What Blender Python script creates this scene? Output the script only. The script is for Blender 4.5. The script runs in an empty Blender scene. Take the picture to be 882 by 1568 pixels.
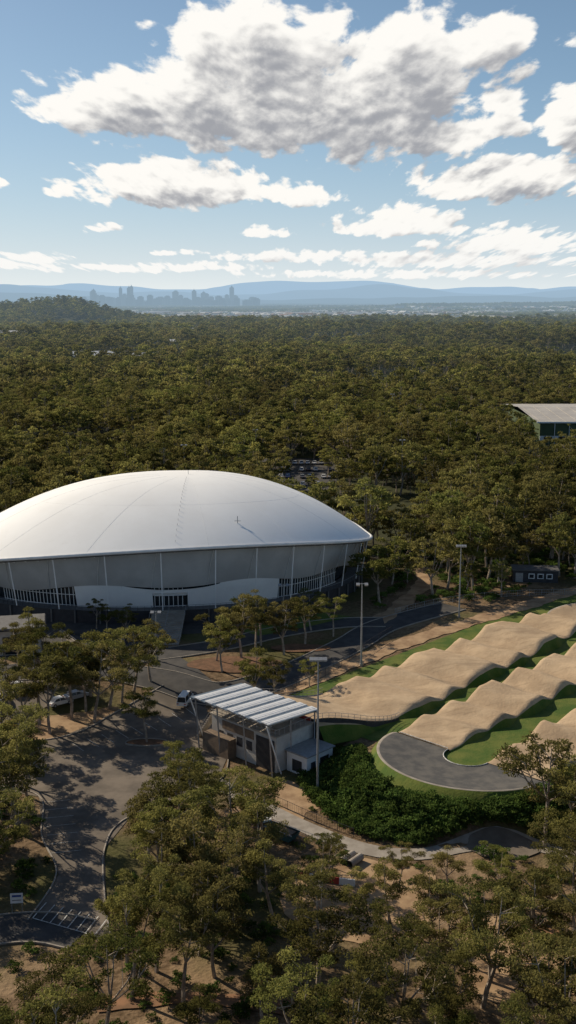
import bpy, math, random
import numpy as np
from mathutils import Vector, Matrix
random.seed(7); np.random.seed(7)
R = random.Random(11)
scene = bpy.context.scene
scene.view_settings.view_transform='Standard'; scene.view_settings.look='None'; scene.view_settings.exposure=0
SUN_AZ=-52.0; SUN_EL=31.0   # azimuth measured from +Y, negative = towards -X

# ------------------------------------------------------------------ camera
cam_d=bpy.data.cameras.new("camera"); cam=bpy.data.objects.new("camera",cam_d)
scene.collection.objects.link(cam); scene.camera=cam
cam_d.sensor_fit='VERTICAL'; cam_d.sensor_height=24; cam_d.lens=25.73
cam_d.clip_start=0.5; cam_d.clip_end=200000
cam.location=(0,0,70); cam.rotation_euler=(math.radians(78.9),0,0)

# ------------------------------------------------------------------ node helpers
class NT:
    def __init__(s,tree): s.t=tree; s.n=tree.nodes; s.l=tree.links
    def new(s,ty,**kw):
        n=s.n.new(ty)
        for k,v in kw.items(): setattr(n,k,v)
        return n
    def put(s,sock,val):
        if isinstance(val,bpy.types.NodeSocket): s.l.new(val,sock)
        else: sock.default_value=val
    def m(s,op,a,b=None,c=None,clamp=False):
        n=s.n.new('ShaderNodeMath'); n.operation=op; n.use_clamp=clamp
        s.put(n.inputs[0],a)
        if b is not None: s.put(n.inputs[1],b)
        if c is not None: s.put(n.inputs[2],c)
        return n.outputs[0]
    def mix(s,f,a,b):
        n=s.n.new('ShaderNodeMix'); n.data_type='RGBA'
        s.put(n.inputs[0],f)
        s.put(n.inputs[6],a if isinstance(a,bpy.types.NodeSocket) else (*a,1))
        s.put(n.inputs[7],b if isinstance(b,bpy.types.NodeSocket) else (*b,1))
        return n.outputs[2]
    def noise(s,vec,scale,detail=4,rough=.55,dist=0):
        n=s.n.new('ShaderNodeTexNoise'); n.inputs['Scale'].default_value=scale
        n.inputs['Detail'].default_value=detail; n.inputs['Roughness'].default_value=rough
        n.inputs['Distortion'].default_value=dist
        if vec is not None: s.l.new(vec,n.inputs['Vector'])
        return n.outputs[0]
    def ramp(s,v,a,b,lo=0.,hi=1.):
        n=s.n.new('ShaderNodeMapRange'); n.interpolation_type='SMOOTHSTEP'
        s.put(n.inputs[0],v); n.inputs[1].default_value=a; n.inputs[2].default_value=b
        n.inputs[3].default_value=lo; n.inputs[4].default_value=hi
        return n.outputs[0]

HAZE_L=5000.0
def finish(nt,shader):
    """paints aerial haze into the material as emission, by distance from the site (world position)"""
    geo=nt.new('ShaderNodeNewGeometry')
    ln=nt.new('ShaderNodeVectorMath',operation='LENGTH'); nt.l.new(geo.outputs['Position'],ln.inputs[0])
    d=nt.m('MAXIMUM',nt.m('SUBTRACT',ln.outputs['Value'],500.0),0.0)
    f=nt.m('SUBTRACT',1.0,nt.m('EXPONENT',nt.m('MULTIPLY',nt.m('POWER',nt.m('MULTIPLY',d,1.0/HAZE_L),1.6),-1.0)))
    em=nt.new('ShaderNodeEmission')  # painted haze: bluish glow mixed over the surface, no real air volume
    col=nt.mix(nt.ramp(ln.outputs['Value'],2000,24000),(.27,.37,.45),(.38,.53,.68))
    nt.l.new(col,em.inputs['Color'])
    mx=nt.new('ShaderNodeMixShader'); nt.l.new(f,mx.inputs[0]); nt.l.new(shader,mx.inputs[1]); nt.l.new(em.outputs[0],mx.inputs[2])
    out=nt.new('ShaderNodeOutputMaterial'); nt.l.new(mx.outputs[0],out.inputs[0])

MATS={}
def mat(name,col,col2=None,scale=1.0,rough=.8,metal=0,bump=0,bscale=None,detail=5,spec=.3,lo=.35,hi=.65):
    if name in MATS: return MATS[name]
    m=bpy.data.materials.new(name); m.use_nodes=True; m.node_tree.nodes.clear(); nt=NT(m.node_tree)
    p=nt.new('ShaderNodeBsdfPrincipled'); p.inputs['Roughness'].default_value=rough; p.inputs['Metallic'].default_value=metal
    p.inputs['Specular IOR Level'].default_value=spec
    geo=nt.new('ShaderNodeNewGeometry'); pos=geo.outputs['Position']
    if col2 is None: col2=tuple(c*.82 for c in col)
    f=nt.ramp(nt.noise(pos,scale,detail,.6),lo,hi)
    c=nt.mix(f,col,col2); nt.l.new(c,p.inputs['Base Color'])
    if bump:
        b=nt.new('ShaderNodeBump'); b.inputs['Strength'].default_value=.8; b.inputs['Distance'].default_value=bump
        nt.l.new(nt.noise(pos,bscale or scale*4,5,.6),b.inputs['Height']); nt.l.new(b.outputs[0],p.inputs['Normal'])
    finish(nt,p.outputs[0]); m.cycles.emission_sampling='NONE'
    MATS[name]=m; return m

def leaf_mat(name,c1,c2,c3,trans=.35):
    m=bpy.data.materials.new(name); m.use_nodes=True; m.node_tree.nodes.clear(); nt=NT(m.node_tree)
    at=nt.new('ShaderNodeAttribute'); at.attribute_name='tint'
    oi=nt.new('ShaderNodeObjectInfo')
    geo=nt.new('ShaderNodeNewGeometry')
    stand=nt.noise(geo.outputs['Position'],.0055,2,.6)      # stands of different species
    a=nt.mix(at.outputs['Fac'],c1,c2)
    b=nt.mix(nt.m('MULTIPLY',oi.outputs['Random'],.85),a,c3)
    hsv=nt.new('ShaderNodeHueSaturation'); nt.l.new(b,hsv.inputs['Color'])
    vv_=nt.m('FRACT',nt.m('MULTIPLY',oi.outputs['Random'],7.13))
    nt.l.new(nt.m('ADD',nt.m('ADD',.56,nt.m('MULTIPLY',vv_,.85)),nt.ramp(stand,.38,.64,-.14,.18)),hsv.inputs['Value'])
    hsv.inputs['Saturation'].default_value=.93
    p=nt.new('ShaderNodeBsdfDiffuse'); nt.l.new(hsv.outputs[0],p.inputs['Color'])
    t=nt.new('ShaderNodeBsdfTranslucent')
    tc=nt.new('ShaderNodeHueSaturation'); tc.inputs['Value'].default_value=1.8; tc.inputs['Saturation'].default_value=1.0; nt.l.new(hsv.outputs[0],tc.inputs['Color'])
    nt.l.new(tc.outputs[0],t.inputs['Color'])
    mx=nt.new('ShaderNodeMixShader'); mx.inputs[0].default_value=trans; nt.l.new(p.outputs[0],mx.inputs[1]); nt.l.new(t.outputs[0],mx.inputs[2])
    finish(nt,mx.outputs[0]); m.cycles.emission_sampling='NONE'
    return m

# ------------------------------------------------------------------ mesh builder
class MB:
    def __init__(s): s.v=[]; s.f=[]; s.mi=[]; s.mats=[]; s.tint=None
    def mid(s,m):
        if m not in s.mats: s.mats.append(m)
        return s.mats.index(m)
    def add(s,vs,fs,m):
        o=len(s.v); s.v.extend([tuple(v) for v in vs]); k=s.mid(m)
        for f in fs: s.f.append(tuple(i+o for i in f)); s.mi.append(k)
    def quad(s,a,b,c,d,m): s.add([a,b,c,d],[(0,1,2,3)],m)
    def box(s,c,size,m,yaw=0,tilt=0):
        x,y,z=[q/2 for q in size]
        vs=[Vector((i*x,j*y,k*z)) for k in(-1,1) for j in(-1,1) for i in(-1,1)]
        M=Matrix.Translation(Vector(c))@Matrix.Rotation(yaw,4,'Z')@Matrix.Rotation(tilt,4,'X')
        s.add([M@v for v in vs],[(0,2,3,1),(4,5,7,6),(0,1,5,4),(2,6,7,3),(0,4,6,2),(1,3,7,5)],m)
    def beam(s,a,b,w,m,h=None):
        a=Vector(a);b=Vector(b);d=(b-a)
        if d.length<1e-6: return
        dn=d.normalized(); up=Vector((0,0,1)) if abs(dn.z)<.95 else Vector((1,0,0))
        sx=dn.cross(up).normalized()*w/2; sy=sx.normalized().cross(dn).normalized()*(h or w)/2
        vs=[a-sx-sy,a+sx-sy,a+sx+sy,a-sx+sy,b-sx-sy,b+sx-sy,b+sx+sy,b-sx+sy]
        s.add(vs,[(0,3,2,1),(4,5,6,7),(0,1,5,4),(1,2,6,5),(2,3,7,6),(3,0,4,7)],m)
    def tube(s,pts,rad,m,n=6,cap=True):
        o=[]
        for i,p in enumerate(pts):
            p=Vector(p); d=(Vector(pts[min(i+1,len(pts)-1)])-Vector(pts[max(i-1,0)])).normalized()
            up=Vector((0,0,1)) if abs(d.z)<.9 else Vector((1,0,0))
            a=d.cross(up).normalized(); b=d.cross(a).normalized(); r=rad[i] if hasattr(rad,'__len__') else rad
            for k in range(n):
                t=2*math.pi*k/n; o.append(p+a*math.cos(t)*r+b*math.sin(t)*r)
        fs=[]
        for i in range(len(pts)-1):
            for k in range(n): fs.append((i*n+k,i*n+(k+1)%n,(i+1)*n+(k+1)%n,(i+1)*n+k))
        if cap: fs.append(tuple(range(n))[::-1]); fs.append(tuple((len(pts)-1)*n+k for k in range(n)))
        s.add(o,fs,m)
    def mesh(s,name,smooth=False):
        me=bpy.data.meshes.new(name); me.from_pydata(s.v,[],s.f)
        for m in s.mats: me.materials.append(m)
        me.polygons.foreach_set('material_index',s.mi)
        if smooth: me.polygons.foreach_set('use_smooth',[True]*len(s.f))
        me.update(); return me
    def obj(s,name,parent=None,smooth=False,loc=None,rot=None):
        o=bpy.data.objects.new(name,s.mesh(name,smooth)); scene.collection.objects.link(o)
        if parent: o.parent=parent
        if loc: o.location=loc
        if rot: o.rotation_euler=rot
        return o
def empty(name,loc=(0,0,0),yaw=0):
    e=bpy.data.objects.new(name,None); scene.collection.objects.link(e); e.location=loc; e.rotation_euler=(0,0,yaw); return e
def sstep(x): x=np.clip(x,0,1); return x*x*(3-2*x)

# ------------------------------------------------------------------ site layout
TA=math.radians(46.5); E=(math.cos(TA),math.sin(TA)); N=(-E[1],E[0]); O=(7.4,174.3)
def L(s,w): return (O[0]+E[0]*s+N[0]*w, O[1]+E[1]*s+N[1]*w)
def SW(x,y):
    dx=x-O[0]; dy=y-O[1]; return dx*E[0]+dy*E[1], dx*N[0]+dy*N[1]
def rdist(s,w,s0,s1,w0,w1):
    a=np.maximum(np.maximum(s0-s,s-s1),0); b=np.maximum(np.maximum(w0-w,w-w1),0); return np.hypot(a,b)
def d_track(x,y):
    s,w=SW(x,y)
    return np.minimum(np.minimum(rdist(s,w,-2,105,-12,13),rdist(s,w,1,105,-39.5,-12)),np.maximum(np.hypot(s-1,w+25.2)-14.3,0))
HILLS=[(-520,2600,40,120,230),(-700,2750,24,130,300),(-900,2850,36,190,350),(-1500,2900,34,450,350),(1000,6200,26,700,350),(1900,6500,36,700,400),(300,6800,10,600,300),
       (-2500,5200,36,500,500),(2600,4500,26,600,500),(300,4300,8,500,350),(1100,3800,10,500,350),(-300,1700,4,260,200),(420,1500,8,240,220),(60,2400,4,300,250),(1500,5200,20,700,250)]
def tz(x,y):
    x=np.asarray(x,float); y=np.asarray(y,float)
    z=-3.0*sstep(d_track(x,y)/7.5)*sstep((201-y)/22.0)
    for hx,hy,h,sx,sy in HILLS: z=z+h*np.exp(-((x-hx)/sx)**2-((y-hy)/sy)**2)
    far=sstep((y-450)/600.)
    z=z+far*(3.0*np.sin(x/210.+1.3)*np.sin(y/260.)+2.5*np.sin(x/97.+y/140.))
    return z-9*sstep((y-3200)/1500.)
def tzf(x,y): return float(tz(x,y))

# ------------------------------------------------------------------ ground material / terrain
def ground_material():
    m=bpy.data.materials.new('ground_soil_and_litter'); m.use_nodes=True; m.node_tree.nodes.clear(); nt=NT(m.node_tree)
    geo=nt.new('ShaderNodeNewGeometry'); pos=geo.outputs['Position']
    n1=nt.noise(pos,.12,6,.65); n2=nt.noise(pos,1.3,5,.6); n3=nt.noise(pos,.03,4,.6)
    c=nt.mix(nt.ramp(n2,.35,.65),(.12,.08,.045),(.22,.15,.09))
    c=nt.mix(nt.ramp(n1,.5,.62),c,(.29,.20,.12))
    c=nt.mix(nt.ramp(n3,.46,.6,0,.8),c,(.065,.075,.022))
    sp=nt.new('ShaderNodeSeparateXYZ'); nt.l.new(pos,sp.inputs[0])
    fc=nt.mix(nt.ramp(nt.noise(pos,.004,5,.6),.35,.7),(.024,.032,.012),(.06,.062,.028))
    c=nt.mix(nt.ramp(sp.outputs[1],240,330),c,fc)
    p=nt.new('ShaderNodeBsdfPrincipled'); p.inputs['Roughness'].default_value=.95; p.inputs['Specular IOR Level'].default_value=.1
    nt.l.new(c,p.inputs['Base Color'])
    b=nt.new('ShaderNodeBump'); b.inputs['Distance'].default_value=.25; nt.l.new(n2,b.inputs['Height']); nt.l.new(b.outputs[0],p.inputs['Normal'])
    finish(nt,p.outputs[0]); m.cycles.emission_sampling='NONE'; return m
def axis(lo,hi,step,far,g=1.12):
    a=list(np.arange(lo,hi+.01,step)); st=step; x=hi
    while x<far: st*=g; x+=st; a.append(x)
    return a
xs=axis(-110,110,2,75000); xr=[-q for q in axis(110,110,2,75000)[1:]][::-1]; xs=np.array(xr+xs)
ys=axis(60,300,2,95000,1.06); yb=[60-(q-60) for q in axis(60,60,4,20000,1.3)[1:]][::-1]; ys=np.array(yb+ys)
GX,GY=np.meshgrid(xs,ys); GZ=tz(GX,GY)
nx=len(xs); ny=len(ys)
me=bpy.data.meshes.new('ground')
vv=np.stack([GX.ravel(),GY.ravel(),GZ.ravel()],1)
idx=np.arange(nx*ny).reshape(ny,nx)
ff=np.stack([idx[:-1,:-1].ravel(),idx[:-1,1:].ravel(),idx[1:,1:].ravel(),idx[1:,:-1].ravel()],1)
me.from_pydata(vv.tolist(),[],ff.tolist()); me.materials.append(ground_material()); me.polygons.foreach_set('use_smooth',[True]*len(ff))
g=bpy.data.objects.new('ground',me); scene.collection.objects.link(g)

# ------------------------------------------------------------------ sheets on terrain
asphalt=mat('asphalt',(.05,.048,.047),(.08,.075,.07),.35,.9,bump=.01,bscale=8)
asphalt_old=mat('old_asphalt',(.12,.10,.08),(.20,.165,.13),.25,.9,bump=.01,bscale=8,detail=9)
concrete=mat('concrete',(.36,.32,.27),(.27,.235,.195),.6,.85)
paint=mat('road_paint',(.7,.7,.66),(.35,.33,.3),3,.7)
dirt=mat('bare_dirt',(.42,.285,.165),(.27,.17,.095),.35,.95,bump=.05,bscale=1.5,detail=8)
mulch=mat('mulch',(.19,.10,.055),(.12,.065,.035),.8,.95,bump=.1,bscale=3)
redpath=mat('red_gravel',(.32,.17,.09),(.20,.115,.065),.5,.95)
grassm=mat('lawn_grass',(.055,.105,.012),(.135,.155,.028),.22,.9,bump=.12,bscale=3,detail=8)
def smooth_line(pts,step=1.5):
    P=[Vector((p[0],p[1],0)) for p in pts]; out=[]
    for i in range(len(P)-1):
        p0=P[max(i-1,0)];p1=P[i];p2=P[i+1];p3=P[min(i+2,len(P)-1)]
        n=max(2,int((p2-p1).length/step))
        for k in range(n):
            t=k/n; out.append(.5*((2*p1)+(-p0+p2)*t+(2*p0-5*p1+4*p2-p3)*t*t+(-p0+3*p1-3*p2+p3)*t**3))
    out.append(P[-1]); return out
def kerb_line(pts,parent,lift=.12,step=1.5,name='kerb'):
    C=smooth_line(pts,step); kb=MB()
    for a,b in zip(C,C[1:]): kb.beam((a.x,a.y,tzf(a.x,a.y)+lift),(b.x,b.y,tzf(b.x,b.y)+lift),.18,concrete,.22)
    return kb.obj(name,parent)
def ribbon(name,pts,width,m,lift=.08,kerb=False,across=4,off=0,wvar=0):
    C=smooth_line(pts); mb=MB(); rows=[]
    for i,p in enumerate(C):
        d=(C[min(i+1,len(C)-1)]-C[max(i-1,0)]).normalized(); n=Vector((-d.y,d.x,0))
        row=[]; wl=width*(1+wvar*math.sin(i*.7)*.6+wvar*math.sin(i*1.9+1)*.5)
        for k in range(across+1):
            q=p+n*(off+wl*(k/across-.5)); row.append((q.x,q.y,tzf(q.x,q.y)+lift))
        rows.append((row,p,n))
    vs=[v for r in rows for v in r[0]]; a1=across+1
    mb.add(vs,[(i*a1+k,(i+1)*a1+k,(i+1)*a1+k+1,i*a1+k+1)[::-1] for i in range(len(rows)-1) for k in range(across)],m)
    o=mb.obj(name)
    if kerb:
        for sd in(-1,1):
            kb=MB()
            for i in range(len(rows)-1):
                a=rows[i];b=rows[i+1]
                pa=a[1]+a[2]*(sd*(width/2+.12));pb=b[1]+b[2]*(sd*(width/2+.12))
                kb.beam((pa.x,pa.y,tzf(pa.x,pa.y)+lift+.03),(pb.x,pb.y,tzf(pb.x,pb.y)+lift+.03),.2,concrete,.22)
            kb.obj('kerb',o)
    return o
import bmesh
def area(name,poly,m,lift=.06):
    bm=bmesh.new(); vs=[bm.verts.new((x,y,0)) for x,y in poly]; bm.faces.new(vs)
    bmesh.ops.triangulate(bm,faces=bm.faces[:])
    for _ in range(7):
        es=[e for e in bm.edges if e.calc_length()>3.0]
        if not es: break
        bmesh.ops.subdivide_edges(bm,edges=es,cuts=1,use_grid_fill=False); bmesh.ops.triangulate(bm,faces=bm.faces[:])
    for v in bm.verts: v.co.z=tzf(v.co.x,v.co.y)+lift
    bm.normal_update()
    for f in bm.faces:
        if f.normal.z<0: f.normal_flip()
    me=bpy.data.meshes.new(name); bm.to_mesh(me); bm.free(); me.materials.append(m)
    o=bpy.data.objects.new(name,me); scene.collection.objects.link(o); return o
def patch_area(name,cx,cy,rx,ry,m,lift=.06,seed=1,j=.18,kerb=False,n=48):
    r=random.Random(seed); am=[(k,r.uniform(.3,1)*j/(k**.6),r.uniform(0,6.28)) for k in (2,3,4,5,7,9,12)]
    rings=max(3,int(max(rx,ry)/1.5)); mb=MB(); vs=[(cx,cy,tzf(cx,cy)+lift)]; edge=[]
    for q in range(1,rings+1):
        for i in range(n):
            t=2*math.pi*i/n; k=(1+sum(a*math.sin(f*t+p) for f,a,p in am))*q/rings
            x=cx+rx*k*math.cos(t); y=cy+ry*k*math.sin(t); vs.append((x,y,tzf(x,y)+lift))
            if q==rings: edge.append((x,y))
    fs=[(0,1+i,1+(i+1)%n) for i in range(n)]
    for q in range(rings-1):
        for i in range(n):
            a=1+q*n+i;b=1+q*n+(i+1)%n; fs.append((a,a+n,b+n,b))
    mb.add(vs,fs,m); o=mb.obj(name)
    if kerb: kerb_line(edge+[edge[0]],o,lift+.02,3)
    return o

PARK=[(-38.9,174),(-31,184),(-23.1,193.5),(-15.4,188.5),(-9.6,167.5),(-11,156.6),(-22.5,145.8),(-24.7,136.4),(-22.0,121),(-20,114),(-31,119),(-29.5,129.6),(-34,140),(-37,152),(-60,160),(-60,168)]
po=area('car_park',PARK,asphalt_old,.07)
kerb_line([(-60,160),(-46,156),(-37,152),(-34,140),(-29.8,129.6),(-31,119)],po)
kerb_line([(-9.6,167.5),(-11,156.6),(-22.5,145.8),(-24.7,136.4),(-22,121),(-20,114)],po)
kerb_line([(-60,168),(-38.9,174),(-31,184),(-23.1,193.5)],po)
patch_area('garden_bed',-23.5,172,3.6,1.5,mulch,.16,21,.04,True,20)
LOTL=[(-75,172),(-75,192),(-45,196),(-42,188),(-50,178)]
area('car_park',LOTL,asphalt_old,.09)
AR=[[(-60,198),(-38,200),(-24.4,196),(-13.2,190.6),(-2.6,195.5),(5,204.2),(13.3,216.5),(21,229),(38,244)],
    [(-30,207),(-14.8,214.3),(-1.5,224.1),(11.2,230.3),(21,231)],
    [(-13,189),(-17,193),(-26,208),(-37,222),(-45,226)],
    [(-80,108),(-60,111),(-45,114),(-31,117.5),(-24,116)]]
ribbon('access_road',AR[0],7.5,asphalt,.10,kerb=True)
ribbon('access_road',AR[1],6.5,asphalt,.13,kerb=True)
ribbon('access_road',AR[2],7,asphalt,.16,kerb=False)
ribbon('access_road',AR[3],6,asphalt,.12,kerb=True)
area('forecourt_paving',[(-62,206),(-30,210),(-24,222),(-6,226),(8,233),(12,246),(-60,246),(-80,240)],asphalt,.05)
patch_area('garden_bed',-10,203,9.5,4.6,mulch,.19,3,.05)
patch_area('garden_bed',2.5,213,6,2.6,mulch,.19,4,.05)
area('lawn',[(-6,221),(3,226.5),(14,235),(8,238),(-4,232),(-12,226)],grassm,.2)
area('lawn',[(-13,186),(-4,186.5),(0,180),(-8,178)],grassm,.1)
PATH=[(-12,158),(-4.4,149.5),(2.6,142.2),(10.4,136.2),(17.3,134.8),(24,137),(31,138),(45,132),(70,126)]
ribbon('footpath',PATH,3.0,concrete,.10)
ribbon('dirt_track',[(19,231),(24,240),(29,252),(33,262),(36,280)],4,dirt,.11,wvar=.3)
patch_area('bare_dirt_patch',9,124,10.5,9.5,dirt,.075,5,.14)
patch_area('bare_dirt_patch',27,112,9,8,dirt,.06,6,.2)
patch_area('bare_dirt_patch',-2,150,6.5,7,dirt,.05,8,.15)
patch_area('bare_dirt_patch',-33,176,14,10,dirt,.055,9,.15)
ribbon('gravel_path',[(-20,103),(-14,104),(-8,104),(0,102.5),(8,99),(16,96),(24,95)],2.2,redpath,.13,wvar=.25)
ribbon('gravel_path',[(30,118),(34,110),(38,104),(50,98)],2.4,redpath,.13,wvar=.25)
ribbon('gravel_path',[(-52,118.5),(-44,119.5),(-36,122.5)],1.8,redpath,.13,wvar=.15)
patch_area('asphalt_pad',29,136.5,5,3,asphalt_old,.15,12,.08)
# parking bays
mk=MB()
def line(a,b,w=.13,lift=.11):
    n=max(1,int(math.dist(a,b)/1.5)); d=Vector((b[0]-a[0],b[1]-a[1],0)).normalized(); q=Vector((-d.y,d.x,0))*w/2
    for i in range(n):
        p=[a[0]+(b[0]-a[0])*i/n,a[1]+(b[1]-a[1])*i/n]; r=[a[0]+(b[0]-a[0])*(i+1)/n,a[1]+(b[1]-a[1])*(i+1)/n]
        P=[(p[0]-q.x,p[1]-q.y),(r[0]-q.x,r[1]-q.y),(r[0]+q.x,r[1]+q.y),(p[0]+q.x,p[1]+q.y)]
        mk.quad(*[(u,v,tzf(u,v)+lift) for u,v in P],paint)
for i in range(9):
    bx=-36+i*2.2; by=172+i*1.75; line((bx,by),(bx+2.6,by-3.4),.1)
for i in range(7):
    bx=-36.2+i*.75; by=150-i*2.5; line((bx,by),(bx+4,by+.9),.09)
for i in range(8):
    bx=-30.5+i*1.15; by=119.3-i*.5; line((bx,by),(bx+.9,by+3.4),.12,.2)
line((-30.5,119.3),(-22,115.4),.12,.2)
mk.obj('parking_bay_markings')

# ------------------------------------------------------------------ BMX track
def clay_material():
    m=bpy.data.materials.new('track_clay'); m.use_nodes=True; m.node_tree.nodes.clear(); nt=NT(m.node_tree)
    geo=nt.new('ShaderNodeNewGeometry'); pos=geo.outputs['Position']
    mp=nt.new('ShaderNodeMapping'); mp.inputs['Rotation'].default_value=(0,0,-TA); mp.inputs['Scale'].default_value=(.12,1.6,1); nt.l.new(pos,mp.inputs[0])
    c=nt.mix(nt.ramp(nt.noise(pos,.2,7,.65),.35,.65),(.53,.395,.255),(.40,.29,.185))
    c=nt.mix(nt.ramp(nt.noise(mp.outputs[0],1.0,5,.65),.5,.7,0,.6),c,(.30,.215,.135))
    p=nt.new('ShaderNodeBsdfPrincipled'); p.inputs['Roughness'].default_value=.92; p.inputs['Specular IOR Level'].default_value=.15
    nt.l.new(c,p.inputs['Base Color'])
    b=nt.new('ShaderNodeBump'); b.inputs['Distance'].default_value=.10; nt.l.new(nt.noise(pos,2.2,7,.62),b.inputs['Height']); nt.l.new(b.outputs[0],p.inputs['Normal'])
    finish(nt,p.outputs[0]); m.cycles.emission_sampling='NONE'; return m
clay=clay_material()
grass_poly=[L(-2,13.5)]+[L(s,13.5) for s in (10,25,40,60,80,104)]+[L(104,-39.3)]+[L(s,-39.3) for s in (60,30,1)]+\
  [L(1+13.9*math.cos(t),-25.2+13.9*math.sin(t)) for t in np.linspace(-math.pi/2,-math.pi*1.5,24)[1:-1]]+[L(-2,-10)]
area('infield_lawn',grass_poly,grassm,.06)
def bumps(s,lst):
    z=0
    for c,h,hw in lst:
        ramp=2.7+h*.9
        t=(abs(s-c)-hw)/ramp
        if t<=0: q=1
        elif t<1: q=(1-t)**1.5*(1+.5*t)
        else: q=0
        z=max(z,h*q)
    return z
B1=[(14,1.2,2.6),(24.5,1.1,.3),(35.5,1.8,2.8),(47,1.5,.4),(59.5,2.1,2.8),(73,1.7,.6)]
B2=[(10.5,.9,.4),(18,1.4,.4),(28,1.7,2.0),(39,1.9,.5),(50,1.8,2.2),(61,1.5,.4),(70.5,1.4,.6)]
B3=[(9,.9,1.6),(19.5,1.7,.5),(29,1.4,.4),(41.5,1.8,2.0),(53,1.6,.5)]
track=empty('bmx_track')
def strip(name,srange,wfun,zfun,m,skirt=.7,nw=16,base=-.3,seed=1):
    mb=MB(); S=np.arange(srange[0],srange[1]+.01,.35); rows=[]; rr=random.Random(seed); pa=rr.uniform(0,6)
    for s in S:
        w0,w1=wfun(s); w0+=.25*math.sin(s*.21+pa)+.12*math.sin(s*.9); w1+=.25*math.sin(s*.24+pa*2)+.12*math.sin(s*.77+1); row=[]
        z=zfun(s); sk=skirt+z*.4
        ww=[w0-sk,w0-sk*.35]+list(np.linspace(w0,w1,nw))+[w1+sk*.35,w1+sk]
        for k,w in enumerate(ww):
            x,y=L(s,w)
            if k in(0,len(ww)-1): zz=base
            elif k in(1,len(ww)-2): zz=z*.70+.05
            else:
                zz=zfun(s+.35*math.sin(w*.5+s*.15+pa))*(1+.09*math.sin(w*.35+s*.2+pa))+.12+.03*math.sin(s*1.7+w*.9)
            row.append((x,y,zz))
        rows.append(row)
    n=len(rows[0]); vs=[v for r in rows for v in r]; top=[];sk=[]
    for i in range(len(rows)-1):
        for k in range(n-1):
            f=(i*n+k,(i+1)*n+k,(i+1)*n+k+1,i*n+k+1)
            (sk if k in(0,n-2) else top).append(f)
    mb.add(vs,top,m); mb.f+= [f for f in sk]; mb.mi+=[mb.mid(grassm)]*len(sk)
    return mb.obj(name,track,smooth=True)
def lerp_tab(s,tab):
    for (a,va),(b,vb) in zip(tab,tab[1:]):
        if s<=b:
            t=max(0,(s-a)/(b-a)); return tuple(p+(q-p)*t for p,q in zip(va,vb))
    return tab[-1][1]
W1=[(-8,(-3,11.5)),(0,(-7,9)),(15,(-7.8,8.4)),(40,(-6.8,7.4)),(72,(-5.5,6.5)),(80,(-5.5,6.5))]
def z1(s): return 3.2*float(sstep((8-s)/16.)) + .35+bumps(s,B1)
strip('first_straight',(-8,80),lambda s:lerp_tab(s,W1),z1,clay,1.0,seed=1)
strip('second_straight',(3,80),lambda s:(-21.7,-11.6),lambda s:.3+bumps(s,B2),clay,.7,seed=2)
strip('third_straight',(3,100),lambda s:(-38.8,-28.7),lambda s:.3+bumps(s,B3),clay,.7,seed=3)
def turn(name,sc,wc,ri,ro,side,m,bank):
    mb=MB(); T=np.linspace(0,math.pi,49); n=11; vs=[]
    for t in T:
        bk=bank*math.sin(t)**.5
        for k in range(n):
            q=k/(n-1); r=ri+(ro-ri)*q
            s=sc+side*r*math.sin(t); w=wc+r*math.cos(t); x,y=L(s,w); vs.append((x,y,.32+bk*q**2.2))
        r=ro+.45; s=sc+side*r*math.sin(t); w=wc+r*math.cos(t); x,y=L(s,w); vs.append((x,y,.32+bk))
        r=ro+2.0; s=sc+side*r*math.sin(t); w=wc+r*math.cos(t); x,y=L(s,w); vs.append((x,y,-.9))
    a=n+2; fs=[(i*a+k,(i+1)*a+k,(i+1)*a+k+1,i*a+k+1) for i in range(len(T)-1) for k in range(a-1)]
    if side>0: fs=[f[::-1] for f in fs]
    top=[f for j,f in enumerate(fs) if j%(a-1)<n-1]; lip=[f for j,f in enumerate(fs) if j%(a-1)==n-1]; out=[f for j,f in enumerate(fs) if j%(a-1)==n]
    mb.add(vs,top,m); 
    mb.f+=lip; mb.mi+=[mb.mid(concrete)]*len(lip); mb.f+=out; mb.mi+=[mb.mid(grassm)]*len(out)
    pts=[]
    for t in T:
        s=sc+side*ri*math.sin(t); w=wc+ri*math.cos(t); x,y=L(s,w); pts.append((x,y,.38))
    mb.tube(pts,.09,paint,5)
    return mb.obj(name,track,smooth=True)
track_asph=mat('track_asphalt',(.08,.078,.075),(.135,.125,.11),.5,.85,detail=8)
turn('asphalt_berm',3,-25.2,3.7,13.6,-1,track_asph,1.0)
turn('far_berm',80,-7.8,4,13.7,1,clay,1.8)
bl=MB(); bl.beam((*L(3.1,-21.4),.55),(*L(3.1,-11.9),.55),.12,paint,.06); bl.obj('finish_line',track)
ribbon('dirt_bank',[L(-2,15.5),L(20,16.5),L(40,17),L(60,16),L(80,14),L(110,12)],4.6,dirt,.12,wvar=.2)

# ------------------------------------------------------------------ start gate building
white_m=mat('white_sheet_metal',(.78,.78,.77),(.7,.7,.69),.5,.5,spec=.4)
grey_sheet=mat('grey_translucent_sheet',(.20,.24,.28),(.16,.2,.24),.5,.45)
steel=mat('galvanised_steel',(.36,.37,.38),(.28,.29,.3),2,.5,metal=.4)
dark_m=mat('dark_cladding',(.035,.035,.04),(.05,.05,.055),1,.6)
glass=mat('dark_glazing',(.02,.025,.03),(.035,.04,.045),.5,.12,spec=.6)
block=mat('rendered_blockwork',(.55,.52,.47),(.46,.43,.39),.7,.85)
timber=mat('timber_cladding',(.22,.16,.11),(.15,.11,.08),1.2,.8)
red_m=mat('red_painted_steel',(.4,.05,.04),(.3,.04,.03),1,.6)
sb=empty('bmx_start_building')
S0,S1,Wa,Wb=-19.5,-8.0,-4.2,13.6
def roofz(s): return 6.1-.10*(s-S0)*.6
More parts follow.
